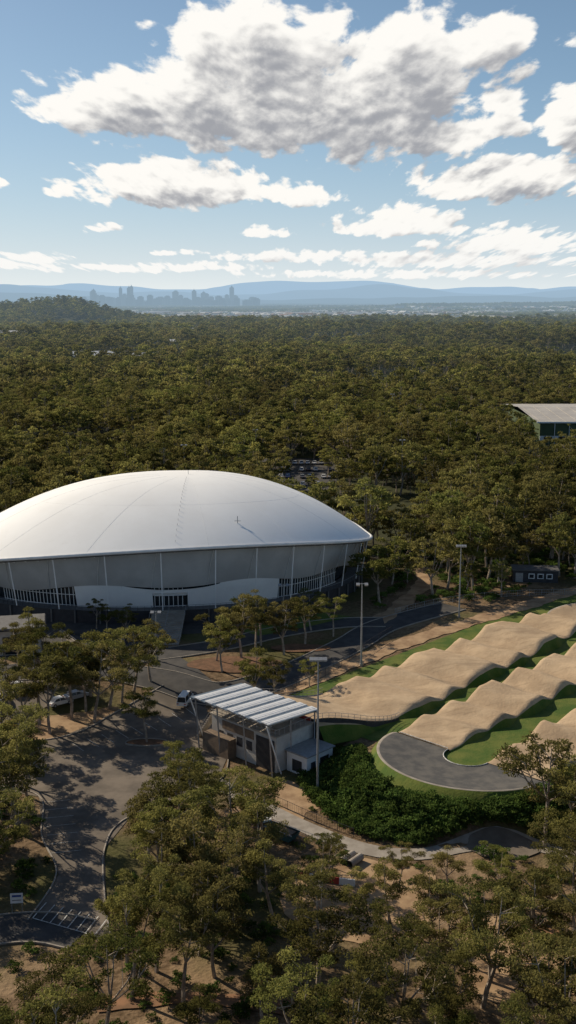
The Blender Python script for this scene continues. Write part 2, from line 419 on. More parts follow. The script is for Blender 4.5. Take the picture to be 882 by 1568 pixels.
mb=MB(); nstr=7; wd=(Wb-Wa)/nstr
for i in range(nstr):
    a=Wa+i*wd; b=a+wd*.64; c=a+wd
    def slab(w0,w1,m,lift):
        P=[(*L(S0,w0),roofz(S0)+lift),(*L(S1,w0),roofz(S1)+lift),(*L(S1,w1),roofz(S1)+lift+.1),(*L(S0,w1),roofz(S0)+lift+.1)]
        Q=[(p[0],p[1],p[2]-.12) for p in P]
        mb.add(P+Q,[(3,2,1,0)[::-1],(4,5,6,7)[::-1],(0,4,5,1),(1,5,6,2),(2,6,7,3),(3,7,4,0)],m)
    slab(a,b,white_m,.12); slab(b+.02,c-.02,grey_sheet,-.05)
    k=a+.2
    while k<b:
        mb.beam((*L(S0,k),roofz(S0)+.19),(*L(S1,k),roofz(S1)+.19),.05,white_m,.05); k+=.45
mb.obj('roof',sb)
mb=MB()
for s in (S0+.6,-14,S1-.5):
    for w in (Wa+.5,2,8,Wb-.5):
        lean=.7 if s<-15 else 0
        mb.beam((*L(s+lean,w),-3),(*L(s,w),roofz(s)),.22,steel)
    mb.beam((*L(s,Wa),roofz(s)-.3),(*L(s,Wb),roofz(s)-.3),.16,steel,.25)
for w in (Wa+.5,2,8,Wb-.5): mb.beam((*L(S0,w),roofz(S0)-.3),(*L(S1,w),roofz(S1)-.3),.14,steel,.22)
for s,w in [(S0,Wa+.2),(S0,Wb-.2)]: mb.beam((*L(s+3,w),-2.8),(*L(s-.2,w),roofz(s)-.2),.16,white_m)
mb.obj('frame',sb)
def lbox(mb,s0,s1,w0,w1,z0,z1_,m): 
    c=L((s0+s1)/2,(w0+w1)/2); mb.box((c[0],c[1],(z0+z1_)/2),(s1-s0,w1-w0,z1_-z0),m,yaw=TA)
mb=MB()
lbox(mb,-16.5,-8.1,-3,11.8,-3.2,2.9,block); lbox(mb,-16.8,-8,-3.2,12,2.9,3.1,concrete)
for w in np.arange(-2,11,2.2): lbox(mb,-16.56,-16.5,w,w+1.3,-.9,.6,dark_m)
lbox(mb,-16.6,-16.52,2,9.2,1.1,2.5,timber); 
lbox(mb,-16.62,-16.57,-2.6,1.4,-3,2.2,dark_m)
lbox(mb,-18.4,-16.6,6,12,-3.1,.2,timber)
lbox(mb,-14.5,-8.5,-7.6,-3.3,-3.1,.3,white_m); lbox(mb,-14.8,-8.2,-7.9,-3.1,.3,.5,steel)
lbox(mb,-13.6,-12.6,-7.66,-7.6,-3,-.8,dark_m); lbox(mb,-11.5,-9.5,-7.66,-7.6,-1.9,-.6,glass)
lbox(mb,-14.56,-14.5,-6.5,-4.5,-2.6,-.7,dark_m)
mb.obj('walls',sb)
mb=MB()
for w in np.arange(-2.8,11.8,1.0): mb.beam((*L(-16.6,w),3.1),(*L(-16.6,w),4.15),.06,steel)
for z in (3.6,4.15): mb.beam((*L(-16.6,-3),z),(*L(-16.6,11.8),z),.07,steel)
for s in np.arange(-16,-8,1.2): mb.beam((*L(s,-3.1),3.1),(*L(s,-3.1),4.15),.06,steel)
mb.beam((*L(-16.6,-3.1),4.15),(*L(-8,-3.1),4.15),.07,steel)
lbox(mb,-8.3,-8.0,-2.5,11,3.1,3.6,red_m)
for i in range(14): lbox(mb,-15.5,-14.0,12.3+i*.32,12.62+i*.32,3-.43*(i+1),3.0-.43*i,concrete)
mb.beam((*L(-15.4,12.3),4),(*L(-15.4,16.8),-2),.06,steel); mb.beam((*L(-14.1,12.3),4),(*L(-14.1,16.8),-2),.06,steel)
mb.obj('start_gate_and_rails',sb)
mb=MB()
for i in range(16):
    s=-8+i; a=lerp_tab(s,W1); b=lerp_tab(s+1,W1)
    for k in(0,1):
        sg=-1 if k==0 else 1
        za=z1(s)+1.0;zb=z1(s+1)+1.0
        pa=L(s,a[k]+sg*.55);pb=L(s+1,b[k]+sg*.55)
        if k==0: mb.quad((*pa,-3),(*pb,-3),(*pb,z1(s+1)+.15),(*pa,z1(s)+.15),dark_m)
        else: mb.quad((*pa,-1.5),(*pb,-1.5),(*pb,z1(s+1)+.15),(*pa,z1(s)+.15),block)
        mb.beam((*pa,z1(s)),(*pa,za),.06,steel); mb.beam((*pa,za),(*pb,zb),.05,steel); mb.beam((*pa,za-.5),(*pb,zb-.5),.04,steel)
mb.obj('ramp_walls',sb)

# ------------------------------------------------------------------ velodrome
velo=empty('velodrome')
VC=(-24.5,266.8); VAR,VAL,VB=45.5,60.,37.5; VT=math.radians(11.5); e1=(math.cos(VT),math.sin(VT)); e2=(-e1[1],e1[0])
def eave(ph): return 10.2+7.1*abs(math.sin(ph))**1.5+.4*math.cos(ph)
def vp(ph,r):
    c=math.cos(ph);s=math.sin(ph); va=VAR if c>0 else VAL
    return (VC[0]+r*(va*c*e1[0]+VB*s*e2[0]), VC[1]+r*(va*c*e1[1]+VB*s*e2[1]))
membrane=bpy.data.materials.new('roof_membrane'); membrane.use_nodes=True; membrane.node_tree.nodes.clear(); nt=NT(membrane.node_tree)
p=nt.new('ShaderNodeBsdfPrincipled'); p.inputs['Roughness'].default_value=.9; p.inputs['Specular IOR Level'].default_value=.1
geo=nt.new('ShaderNodeNewGeometry')
c=nt.mix(nt.ramp(nt.noise(geo.outputs['Position'],.09,6,.65),.35,.7),(.93,.93,.91),(.89,.885,.86))
c=nt.mix(nt.ramp(nt.noise(geo.outputs['Position'],.6,5,.7),.55,.75,0,.5),c,(.85,.84,.81)); nt.l.new(c,p.inputs['Base Color'])
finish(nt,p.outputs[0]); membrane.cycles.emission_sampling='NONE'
ZC=27.2
def rz(ph,r): return ZC+(eave(ph)-ZC)*(r**2.1)+ .9*r*r*(1-r)*math.cos(ph*2)+ (4.0*r*r*(1-r)*4*(1-r)*max(0,-math.cos(ph)))
mb=MB(); NP=160; NR=28; vs=[(*VC,ZC)]
for j in range(1,NR+1):
    for i in range(NP):
        ph=2*math.pi*i/NP; r=j/NR; vs.append((*vp(ph,r),rz(ph,r)))
fs=[(0,1+i,1+(i+1)%NP) for i in range(NP)]
for j in range(NR-1):
    for i in range(NP):
        a=1+j*NP+i;b=1+j*NP+(i+1)%NP; fs.append((a,a+NP,b+NP,b))
mb.add(vs,fs,membrane); mb.obj('roof',velo,smooth=True)
seam=mat('roof_seam',(.85,.84,.81),None,1,.8)
ribm=mat('cladding_rib',(.60,.59,.56),None,1,.7)
mb=MB()
for i in range(14):
    ph=2*math.pi*(i+.5)/14
    mb.tube([(*vp(ph,r),rz(ph,r)-.045) for r in np.linspace(.12,.99,30)],.06,seam,4)
mb.tube([(*vp(2*math.pi*i/160,.6),rz(2*math.pi*i/160,.6)-.045) for i in range(161)],.055,seam,4)
mb.obj('roof_seams',velo)
alu=mat('white_fascia',(.84,.83,.81),(.76,.75,.73),.4,.5)
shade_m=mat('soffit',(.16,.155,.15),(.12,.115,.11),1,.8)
mb=MB()
mb.tube([(*vp(2*math.pi*i/160,1.003),eave(2*math.pi*i/160)-.2) for i in range(161)],.38,alu,8)
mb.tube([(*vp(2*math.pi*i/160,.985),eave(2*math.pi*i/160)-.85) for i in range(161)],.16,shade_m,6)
for i in range(100):
    ph=2*math.pi*i/100
    mb.beam((*vp(ph,1.0),eave(ph)-.3),(*vp(ph,.94),eave(ph)-1.4),.16,alu)
mb.obj('eave_ring',velo)
def vband(mb,p0,p1,f0,f1,m,n=None):
    n=n or max(2,int(abs(p1-p0)/math.radians(1)))
    vs=[]
    for i in range(n+1):
        ph=p0+(p1-p0)*i/n; a=f0(ph); b=f1(ph); vs+= [(*vp(ph,a[0]),a[1]),(*vp(ph,b[0]),b[1])]
    mb.add(vs,[(2*i,2*i+2,2*i+3,2*i+1) for i in range(n)],m)
D=math.radians
panel_g=mat('grey_mesh_cladding',(.46,.45,.43),(.38,.37,.355),.12,.75)
panel_w=mat('white_wall_panel',(.82,.81,.78),(.75,.74,.72),.15,.7)
top=lambda ph:(.945,eave(ph)-1.0)
def wavz(ph): return .47*eave(ph)+.55*math.sin(ph*9+1.1)
midf=lambda ph:(.905,wavz(ph))
mb=MB(); n=400; K=6; vs=[]
for i in range(n+1):
    ph=2*math.pi*i/n; a=midf(ph); b=top(ph)
    for k in range(K+1):
        t=k/K; q=abs(math.sin((ph-.03*t)*14)); r=a[0]+(b[0]-a[0])*t+.010*math.sin(math.pi*t)*q
        vs.append((*vp(ph,r),a[1]+(b[1]-a[1])*t))
mb.add(vs,[(i*(K+1)+k,(i+1)*(K+1)+k,(i+1)*(K+1)+k+1,i*(K+1)+k+1) for i in range(n) for k in range(K)],panel_g)
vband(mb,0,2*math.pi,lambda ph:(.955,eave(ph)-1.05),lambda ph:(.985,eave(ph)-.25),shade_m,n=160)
mb.obj('upper_cladding',velo,smooth=True)
mb=MB()
for i in range(28):
    ph=math.pi*i/14
    mb.tube([(*vp(ph+.03,.948),top(ph)[1]),(*vp(ph+.012,.928),(top(ph)[1]+wavz(ph))/2),(*vp(ph,.908),wavz(ph))],.09,ribm,4)
for i in range(15):
    ph=D(-172+i*12); mb.tube([(*vp(ph,.985),eave(ph)-.5),(*vp(ph,.955),3)],.13,alu,6)
mb.obj('cladding_ribs',velo)
mb=MB()
vband(mb,0,2*math.pi,lambda ph:(.86,-.2),lambda ph:(.86,wavz(ph)+1.5),glass,n=180)
mb.obj('dark_glazed_wall',velo)
mb=MB()
def pw(p0,p1,zb,zt,r=.885,m=panel_w): vband(mb,D(p0),D(p1),lambda ph:(r,zb(ph)),lambda ph:(r+.012,zt(ph)),m,n=40)
pw(-122,-102.8,lambda p:3.0,lambda p:6.3)
pw(-94.6,-66,lambda p:3.0,lambda p:6.3)
pw(-102.8,-94.6,lambda p:5.6,lambda p:6.3)
vband(mb,D(-122),D(-66),lambda p:(.897,6.3),lambda p:(.9,7.0),panel_w,n=60)
vband(mb,D(-122),D(-110),lambda p:(.9,7.0),lambda p:(.905,wavz(p)+.3),panel_w,n=30)
vband(mb,D(-86),D(-66),lambda p:(.9,7.0),lambda p:(.905,wavz(p)+.3),panel_w,n=30)
vband(mb,D(-110),D(-86),lambda p:(.9,7.0),lambda p:(.903,7.05+1.0*(((p-D(-98))/D(12))**2)),panel_w,n=30)
mb.obj('lower_wall_panels',velo,smooth=True)
mb=MB()
for a,b in ((-146,-122.5),(-65.5,-36),(-102.4,-95)):
    k=a
    while k<b:
        ph=D(k); mb.beam((*vp(ph,.884),3.0),(*vp(ph,.889),wavz(ph)-.2),.12,panel_w); k+=1.1
    for z in (3.2,5.6): 
        mb.tube([(*vp(D(q),.886),z) for q in np.linspace(a,b,12)],.07,panel_w,4)
mb.obj('louvres_and_mullions',velo)
mb=MB()
vband(mb,D(-170),D(-10),lambda ph:(.95,0.0),lambda ph:(.95,2.9),dark_m)
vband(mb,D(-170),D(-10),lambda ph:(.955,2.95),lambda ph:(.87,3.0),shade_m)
for k in np.arange(-168,-12,1.6): mb.beam((*vp(D(k),.952),2.9),(*vp(D(k),.952),4.0),.05,dark_m)
mb.tube([(*vp(D(q),.952),4.0) for q in np.linspace(-168,-12,80)],.05,steel,4)
for k in np.arange(-168,-12,6): mb.beam((*vp(D(k),.958),0),(*vp(D(k),.958),2.9),.3,shade_m)
mb.obj('concourse',velo)
SX,SY=vp(D(-98.7),.95)
mb=MB()
for i in range(18):
    mb.box((SX,SY-.4-i*.85,3.0-.165*i-.6),(7.0,.86,1.2),concrete)
for x in(SX-3.7,SX+3.7,SX+.1):
    mb.beam((x,SY,4.0),(x,SY-15,1.0),.07,steel)
    for i in range(8): mb.beam((x,SY-i*2,2.9-i*.37),(x,SY-i*2,4.0-i*.387),.06,steel)
mb.obj('entrance_stair',velo)
mb=MB()
z0=19.2
mb.beam((-11.2,239,z0-1),(-11.2,239,z0+3),.14,steel); mb.beam((-11.9,239,z0+1.9),(-10.5,239,z0+1.9),.1,steel); mb.box((-11.2,239,z0+.6),(.8,.6,.8),white_m)
mb.box((-33,235,17.4),(.9,.7,.8),dark_m); mb.beam((-33,235,15.5),(-33,235,18.8),.12,dark_m)
for r in np.linspace(.15,.95,18): mb.beam((*vp(D(-97),r),rz(D(-97),r)),(*vp(D(-97),r),rz(D(-97),r)+.45),.06,steel)
mb.beam((*vp(D(-97),.01),ZC),(*vp(D(-97),.01),ZC+1.0),.1,steel)
mb.obj('roof_antennas_and_anchor_posts',velo)
mb=MB()
for a,b in [((-48,222),(-38,206)),((-34,224),(-34,212))]:
    mb.beam((*a,.5),(*b,.5),.25,concrete,1.2); mb.beam((*a,1.5),(*b,1.5),.05,steel)
mb.obj('retaining_wall')

# pavilion at left
pv=empty('entry_pavilion',(-54.5,213,0),D(12))
mb=MB(); mb.box((0,0,2.6),(9,8,5.2),block); mb.box((0,-.1,5.4),(11,10,.35),dark_m); mb.box((0,0,5.65),(10.6,9.6,.15),shade_m)
mb.box((-1.2,-4.04,2.0),(3.5,.06,3.6),glass)
for x in(2,3.2,4.4): mb.box((x,-4.05,2.6),(.08,.06,5.0),steel)
mb.box((4.53,0,2.2),(.06,5,3.0),glass)
mb.box((2.6,-4.07,3.9),(.9,.04,.35),mat('green_emblem',(.06,.2,.05),None,2,.6)); mb.box((2.9,-4.075,3.4),(1.2,.04,.25),mat('gold_emblem',(.5,.33,.04),None,2,.6))
mb.obj('pavilion_body',pv)

# sports hall right
hall=empty('sports_hall')
green=mat('green_wall_sheet',(.08,.11,.055),(.06,.09,.045),.3,.6)
roofm=mat('hall_roof_sheet',(.50,.46,.40),(.40,.37,.33),.08,.55)
mb=MB(); x0,x1,y0,y1=121,215,525,612
mb.add([(x0,y0,0),(x1,y0,0),(x1,y1,0),(x0,y1,0),(x0,y0,11),(x1,y0,11),(x1,y1,11),(x0,y1,11)],[(0,1,5,4),(1,2,6,5),(2,3,7,6),(3,0,4,7)],green)
mb.obj('walls',hall)
mb=MB(); ym=(y0+y1)/2
mb.add([(x0-2,y0-2,11.2),(x1+2,y0-2,11.2),(x1+2,ym,14),(x0-2,ym,14),(x0-2,y1+2,11.2),(x1+2,y1+2,11.2)],[(0,1,2,3),(3,2,5,4)],roofm)
for k in np.arange(x0,x1,6): mb.beam((k,y0-2,11.25),(k,ym,14.05),.12,roofm,.12)
mb.box(((x0+x1)/2,y0-2,11.0),(x1-x0+4,.3,.7),white_m); mb.obj('roof',hall)
mb=MB(); mb.box(((x0+x1)/2,y0-.15,3.2),(x1-x0,.2,2.2),white_m)
for k in np.arange(x0+4,x1,7): mb.box((k,y0-.3,3.2),(4,.15,1.6),glass); mb.box((k+3,y0-.3,5.5),(.3,.3,11),white_m)
mb.obj('windows',hall)
sh=empty('equipment_shed',(62,268,0),D(-6))
mb=MB(); mb.box((0,0,1.5),(11,5,3.0),dark_m); mb.box((0,0,3.1),(11.6,5.6,.2),shade_m)
for x in(-1,1.2,3.4): mb.box((x,-2.55,1.6),(1.5,.08,1.3),white_m); mb.box((x,-2.6,1.6),(1.1,.06,.9),glass)
mb.box((-4,-2.55,1.2),(1.8,.08,2.3),steel); mb.obj('shed_body',sh)

# ------------------------------------------------------------------ street furniture
def lamp(x,y,h,name='floodlight_pole',arm=1.6,heads=2,yaw=0):
    z=tzf(x,y); mb=MB()
    mb.tube([(0,0,0),(0,0,h*.5),(0,0,h)],[.2,.15,.09],steel,8); mb.tube([(0,0,0),(0,0,.5)],[.32,.32],concrete,8)
    mb.beam((-arm/2,0,h-.1),(arm/2,0,h-.1),.12,steel)
    for i in range(heads):
        a=(-1 if i%2==0 else 1)*arm/2*(1 if i<2 else .35)
        mb.box((a,-.25,h-.15),(.65,.75,.22),steel,tilt=.35); mb.box((a,-.28,h-.28),(.52,.6,.04),white_m,tilt=.35)
    mb.box((0,.25,1.4),(.3,.2,.5),steel)
    return mb.obj(name,loc=(x,y,z),rot=(0,0,yaw))
lamp(4.4,152.5,21.5,arm=1.9,heads=4); lamp(14.1,202.3,16.5); lamp(38,235,16.5,heads=4); lamp(-25.6,205,10.2,'street_lamp',1.4); 
lamp(-38,398,17,'street_lamp'); lamp(44,420,16,'street_lamp'); lamp(-14,470,14,'street_lamp'); lamp(-1,230,9,'street_lamp'); lamp(57,600,18,'street_lamp')
def fence(pts,h=1.8,name='chain_wire_fence',m=None,sp=2.5,bars=False):
    m=m or steel; C=smooth_line(pts,sp); mb=MB()
    for i,p in enumerate(C):
        z=tzf(p.x,p.y); mb.beam((p.x,p.y,z-.1),(p.x,p.y,z+h),.08,m)
        if i<len(C)-1:
            q=C[i+1]; zq=tzf(q.x,q.y)
            for k in ((.15,.5,.98) if not bars else (.12,.95)): mb.beam((p.x,p.y,z+h*k),(q.x,q.y,zq+h*k),.045,m)
            nb=8 if bars else 5
            for b in range(1,nb):
                t=b/nb; X=p.x+(q.x-p.x)*t;Y=p.y+(q.y-p.y)*t;Z=z+(zq-z)*t; mb.beam((X,Y,Z+.15*h),(X,Y,Z+h*.97),.025,m)
    return mb.obj(name)
fence([(-3,187),(1.5,190),(7,196.5),(12,205),(17,214.5),(22,223)],1.8,m=dark_m,bars=True)
fence([(-6,152.8),(-2,149.7),(4,143.8),(9,139.6)],1.4,'railing_fence',dark_m,bars=True)
fence([(-9,146),(-3.5,143.5),(1,140),(5,137)],1.2,'railing_fence',steel)
fence([(24,237),(36,246),(52,252),(70,254)],1.5)
sg=MB(); sg.beam((-.6,0,0),(-.6,0,2.6),.07,steel); sg.beam((.6,0,0),(.6,0,2.6),.07,steel); sg.box((0,-.05,2.1),(1.5,.05,1.3),white_m); sg.box((0,-.085,2.4),(1.1,.02,.25),mat('blue_sign_paint',(.03,.08,.3),None,1,.6)); sg.box((0,-.085,1.85),(1.1,.02,.08),dark_m)
sg.obj('information_sign',loc=(-32.6,120.5,tzf(-32.6,120.5)),rot=(0,0,.1))

carcols=[(.75,.75,.74),(.7,.7,.7),(.05,.05,.06),(.35,.36,.38),(.3,.03,.03),(.04,.08,.2),(.78,.78,.76),(.15,.16,.17)]
tyre=mat('tyre_rubber',(.02,.02,.02),None,1,.9); 
def car_mesh(kind,ci):
    pm=mat('car_paint_%d'%ci,carcols[ci],tuple(c*.95 for c in carcols[ci]),1,.25,spec=.6); mb=MB()
    hw=.9
    if kind=='car':
        prof=[(-2.2,.45),(-2.25,.85),(-1.9,1.0),(-1.35,1.05),(1.2,1.0),(2.1,.85),(2.25,.6),(2.2,.35),(-2.1,.35)]
        cab=[(-1.55,1.03),(-1.05,1.48),(.35,1.5),(1.15,1.02)]
    else:
        prof=[(-2.6,.45),(-2.65,1.1),(1.3,1.15),(2.3,1.05),(2.55,.7),(2.5,.38),(-2.5,.38)]
        cab=[(-2.6,1.1),(-2.45,2.05),(1.0,2.05),(1.85,1.12)]
    n=len(prof); mb.add([(x,-hw,z) for x,z in prof]+[(x,hw,z) for x,z in prof],[tuple(range(n))[::-1],tuple(range(n,2*n))]+[(i,(i+1)%n,(i+1)%n+n,i+n) for i in range(n)],pm)
    w=hw-.08;wt=hw-.22
    V=[(cab[0][0],-w,cab[0][1]),(cab[1][0],-wt,cab[1][1]),(cab[2][0],-wt,cab[2][1]),(cab[3][0],-w,cab[3][1])]; V+=[(x,-y,z) for x,y,z in V]
    mb.add(V,[(0,1,2,3)[::-1],(4,5,6,7),(0,4,5,1),(2,6,7,3)],glass); 
    mb.add([(cab[1][0]-.03,-wt-.01,cab[1][1]+.02),(cab[2][0]+.03,-wt-.01,cab[2][1]+.02),(cab[2][0]+.03,wt+.01,cab[2][1]+.02),(cab[1][0]-.03,wt+.01,cab[1][1]+.02),
                 (cab[1][0]-.03,-wt-.01,cab[1][1]-.05),(cab[2][0]+.03,-wt-.01,cab[2][1]-.05),(cab[2][0]+.03,wt+.01,cab[2][1]-.05),(cab[1][0]-.03,wt+.01,cab[1][1]-.05)],[(0,1,2,3),(0,4,5,1),(1,5,6,2),(2,6,7,3),(3,7,4,0)],pm)
    for t in (0,1):
        for sd in(-1,1): mb.beam((cab[0][0]*(1-t)+cab[3][0]*t,sd*(w+.01),1.03),(cab[1][0]*(1-t)+cab[2][0]*t,sd*(wt+.01),cab[1][1]),.08,pm)
    for sd in(-1,1): mb.beam((-.3,sd*(w+.01),1.03),(-.3,sd*(wt+.01),cab[1][1]),.08,pm)
    for x in(-1.4,1.4):
        for sd in(-1,1): mb.tube([(x,sd*.72,.34),(x,sd*.93,.34)],.34,tyre,12); mb.tube([(x,sd*.93,.34),(x,sd*.945,.34)],.19,steel,8)
    for sd in(-1,1):
        mb.box((prof[0][0]-.02,sd*.65,.8),(.06,.35,.16),red_m); mb.box((2.2 if kind=='car' else 2.48,sd*.62,.72),(.12,.4,.16),white_m)
    return mb.mesh('parked_car')
CM={}
def car(x,y,yaw,ci,kind='car',name='parked_car'):
    k=(kind,ci)
    if k not in CM: CM[k]=car_mesh(kind,ci)
    o=bpy.data.objects.new(name,CM[k]); scene.collection.objects.link(o); o.location=(x,y,tzf(x,y)+.12); o.rotation_euler=(0,0,D(yaw))
car(-18.5,187.5,80,0,'van','parked_van'); 
for i,(x,y,yw,ci) in enumerate([(-58,186,100,0),(-55,187,98,3),(-52,188.5,100,6),(-61,184.5,100,2),(-50,192,95,1),(-41,187,40,0),(-38.5,189,40,3),(-47,179,100,4),(-55,164.5,15,0),(-51,166,15,3)]): car(x,y,yw,ci)
area('overflow_car_park',[(-22,395),(18,398),(22,478),(-18,480)],asphalt,.1)
for r_ in range(4):
    for i in range(12):
        if R.random()<.6: car(-14+i*2.8,408+r_*18+R.uniform(-.3,.3),90+R.uniform(-3,3),R.choice([0,1,3,3,7,2,5,6,2]))
# works compound by the path
mb=MB(); mb.add([(-1.8,-.9,.25),(1.8,-.9,.25),(1.8,.9,.25),(-1.8,.9,.25),(-2.4,-1,1.4),(2.4,-1,1.4),(2.4,1,1.4),(-2.4,1,1.4)],[(0,1,5,4),(1,2,6,5),(2,3,7,6),(3,0,4,7),(0,3,2,1)],mat('skip_blue',(.04,.12,.14),None,1,.6))
mb.beam((-2.4,-1,1.4),(2.4,-1,1.4),.1,steel); mb.beam((-2.4,1,1.4),(2.4,1,1.4),.1,steel); mb.box((0,0,1.0),(3.6,1.7,.5),timber)
mb.obj('skip_bin',loc=(-.8,139.3,-2.95),rot=(0,0,D(-38)))
mb=MB()
for i in range(6): mb.box((0,0,.15+i*.14),(2.4,1.2,.1),timber)
mb.box((0,0,1.05),(2.2,1.1,.25),white_m); mb.obj('pallet_stack',loc=(-3.5,142.5,-2.95),rot=(0,0,.5))
mb=MB(); 
for k in range(2): mb.tube([(0,k*1.2,.5),(2.6,k*1.2,.5)],[.5,.5],concrete,14,cap=False); mb.tube([(0,k*1.2,.5),(2.6,k*1.2,.5)],[.4,.4],shade_m,14,cap=False)
mb.obj('concrete_pipes',loc=(8.0,131.3,-2.95),rot=(0,0,.9))
for i in range(4):
    mb=MB(); mb.add([(-1,-.25,0),(1,-.25,0),(1,.25,0),(-1,.25,0),(-1,-.08,.8),(1,-.08,.8),(1,.08,.8),(-1,.08,.8)],[(0,1,5,4),(1,2,6,5),(2,3,7,6),(3,0,4,7),(4,5,6,7)],white_m if i%2 else red_m)
    mb.obj('traffic_barrier',loc=(1.8+i*2.1*.9,128.6-i*.5,-2.93),rot=(0,0,-.25))

# ------------------------------------------------------------------ trees
bark=mat('gum_bark',(.40,.335,.27),(.22,.175,.135),1.2,.9)
leafA=leaf_mat('gum_leaves',(.078,.095,.021),(.205,.192,.045),(.128,.105,.034),.43)
leafH=leaf_mat('hedge_leaves',(.055,.10,.018),(.12,.165,.03),(.05,.08,.018),.3)
def leaves(clumps,n_per,ls,rng,asp=.42):
    C=[];T=[];
    for (c,r,tn) in clumps:
        n=max(1,int(n_per*(r[0]/1.5)**2))
        d=rng.normal(size=(n,3)); d/=np.linalg.norm(d,axis=1)[:,None]
        d[:,2]=np.where(d[:,2]<-.2,-d[:,2]*.6,d[:,2])
        rad=rng.uniform(.25,1.12,n)**.6
        C.append(np.array(c)+d*rad[:,None]*np.array(r)); T.append(np.clip(tn+rng.uniform(-.3,.3,n),0,1))
    C=np.concatenate(C);T=np.concatenate(T);n=len(C)
    a=rng.normal(size=(n,3)); a[:,2]-=.35; a/=np.linalg.norm(a,axis=1)[:,None]
    b=np.cross(a,rng.normal(size=(n,3))); b/=np.linalg.norm(b,axis=1)[:,None]
    l=ls*rng.uniform(.6,1.35,n)[:,None]
    V=np.stack([C-a*l*.5,C+b*l*asp*.5,C+a*l*.5,C-b*l*asp*.5],1).reshape(-1,3)
    return V,np.repeat(T,4),n
def gum(seed,h,n_per,ls,wide=1.0,sides=6,leafm=None,nl=None,cs=1.0,sub=(4,6)):
    r=random.Random(seed); rng=np.random.default_rng(seed); mb=MB(); clumps=[]
    tr=.016*h+.04
    fork=h*r.uniform(.26,.42); lx,ly=r.uniform(-.06,.06)*h,r.uniform(-.06,.06)*h
    base=Vector((0,0,-.3)); f=Vector((lx,ly,fork))
    mb.tube([base,base.lerp(f,.5)+Vector((r.uniform(-.2,.2),r.uniform(-.2,.2),0)),f],[tr*1.15,tr,tr*.8],bark,sides)
    nl=nl or r.randint(4,7); a0=r.uniform(0,6.28)
    for i in range(nl):
        az=a0+i*2*math.pi/nl+r.uniform(-.5,.5); out=h*r.uniform(.10,.29)*wide; 
        if i==0: out*=.3
        top=h*(r.uniform(.62,.93) if i else .95)
        e=f+Vector((math.cos(az)*out,math.sin(az)*out,0)); e.z=top-1.0
        m1=f.lerp(e,.45)+Vector((math.cos(az),math.sin(az),0))*out*.15
        mb.tube([f,m1,e],[tr*.55,tr*.38,tr*.14],bark,max(4,sides-1),cap=False)
        tint=r.random()
        rr=h*r.uniform(.07,.11)*cs
        clumps.append((e+Vector((0,0,.3)),(rr,rr,rr*.66),tint))
        for j in range(r.randint(*sub)):
            t=r.uniform(.25,.98); p0=m1.lerp(e,t) if r.random()<.7 else f.lerp(m1,.6+.4*t)
            az2=az+r.uniform(-1.9,1.9); ln=h*r.uniform(.07,.18)*wide
            p1=p0+Vector((math.cos(az2)*ln,math.sin(az2)*ln,ln*r.uniform(-.05,.9)))
            mb.tube([p0,p0.lerp(p1,.5)+Vector((0,0,.1)),p1],[tr*.22,tr*.15,tr*.05],bark,4,cap=False)
            rr=h*r.uniform(.045,.095)*cs; clumps.append((p1,(rr*r.uniform(.9,1.3),rr*r.uniform(.9,1.3),rr*r.uniform(.55,.9)),min(1,max(0,tint+r.uniform(-.4,.4)))))
    V,T,n=leaves(clumps,n_per,ls,rng)
    o=len(mb.v); mb.v.extend(map(tuple,V.tolist())); k=mb.mid(leafm or leafA)
    mb.f.extend([(o+4*i,o+4*i+1,o+4*i+2,o+4*i+3) for i in range(n)]); mb.mi.extend([k]*n)
    me=mb.mesh('gum_tree'); at=me.attributes.new('tint','FLOAT','POINT'); arr=np.zeros(len(mb.v)); arr[o:]=T; at.data.foreach_set('value',arr.astype(np.float32))
    return me
NEARH=[14,16,13,17,15,12,15,14]
NEAR=[gum(100+i,NEARH[i],370,.34,[1,1.1,.95,1.0,1.2,1.1,.85,1.25][i],cs=.95) for i in range(8)]
MID=[gum(200+i,[14,16,13,17,15,14][i],100,.66,[1.1,1.15,1.05,1.0,1.2,.85][i],5,cs=1.03) for i in range(6)]
FAR=[gum(300+i,[14,15,13,16][i],19,1.5,1.25,3,nl=4,cs=1.25,sub=(3,4)) for i in range(4)]
treep=[]
def tree(x,y,h,v=None,yaw=None):
    v=R.randrange(8) if v is None else v; s=h/NEARH[v]
    o=bpy.data.objects.new('gum_tree',NEAR[v]); scene.collection.objects.link(o)
    o.location=(x,y,tzf(x,y)); o.rotation_euler=(R.uniform(-.05,.05),R.uniform(-.05,.05),R.uniform(0,6.28) if yaw is None else yaw); o.scale=(s*R.uniform(.9,1.12),s*R.uniform(.9,1.12),s)
    treep.append((x,y))
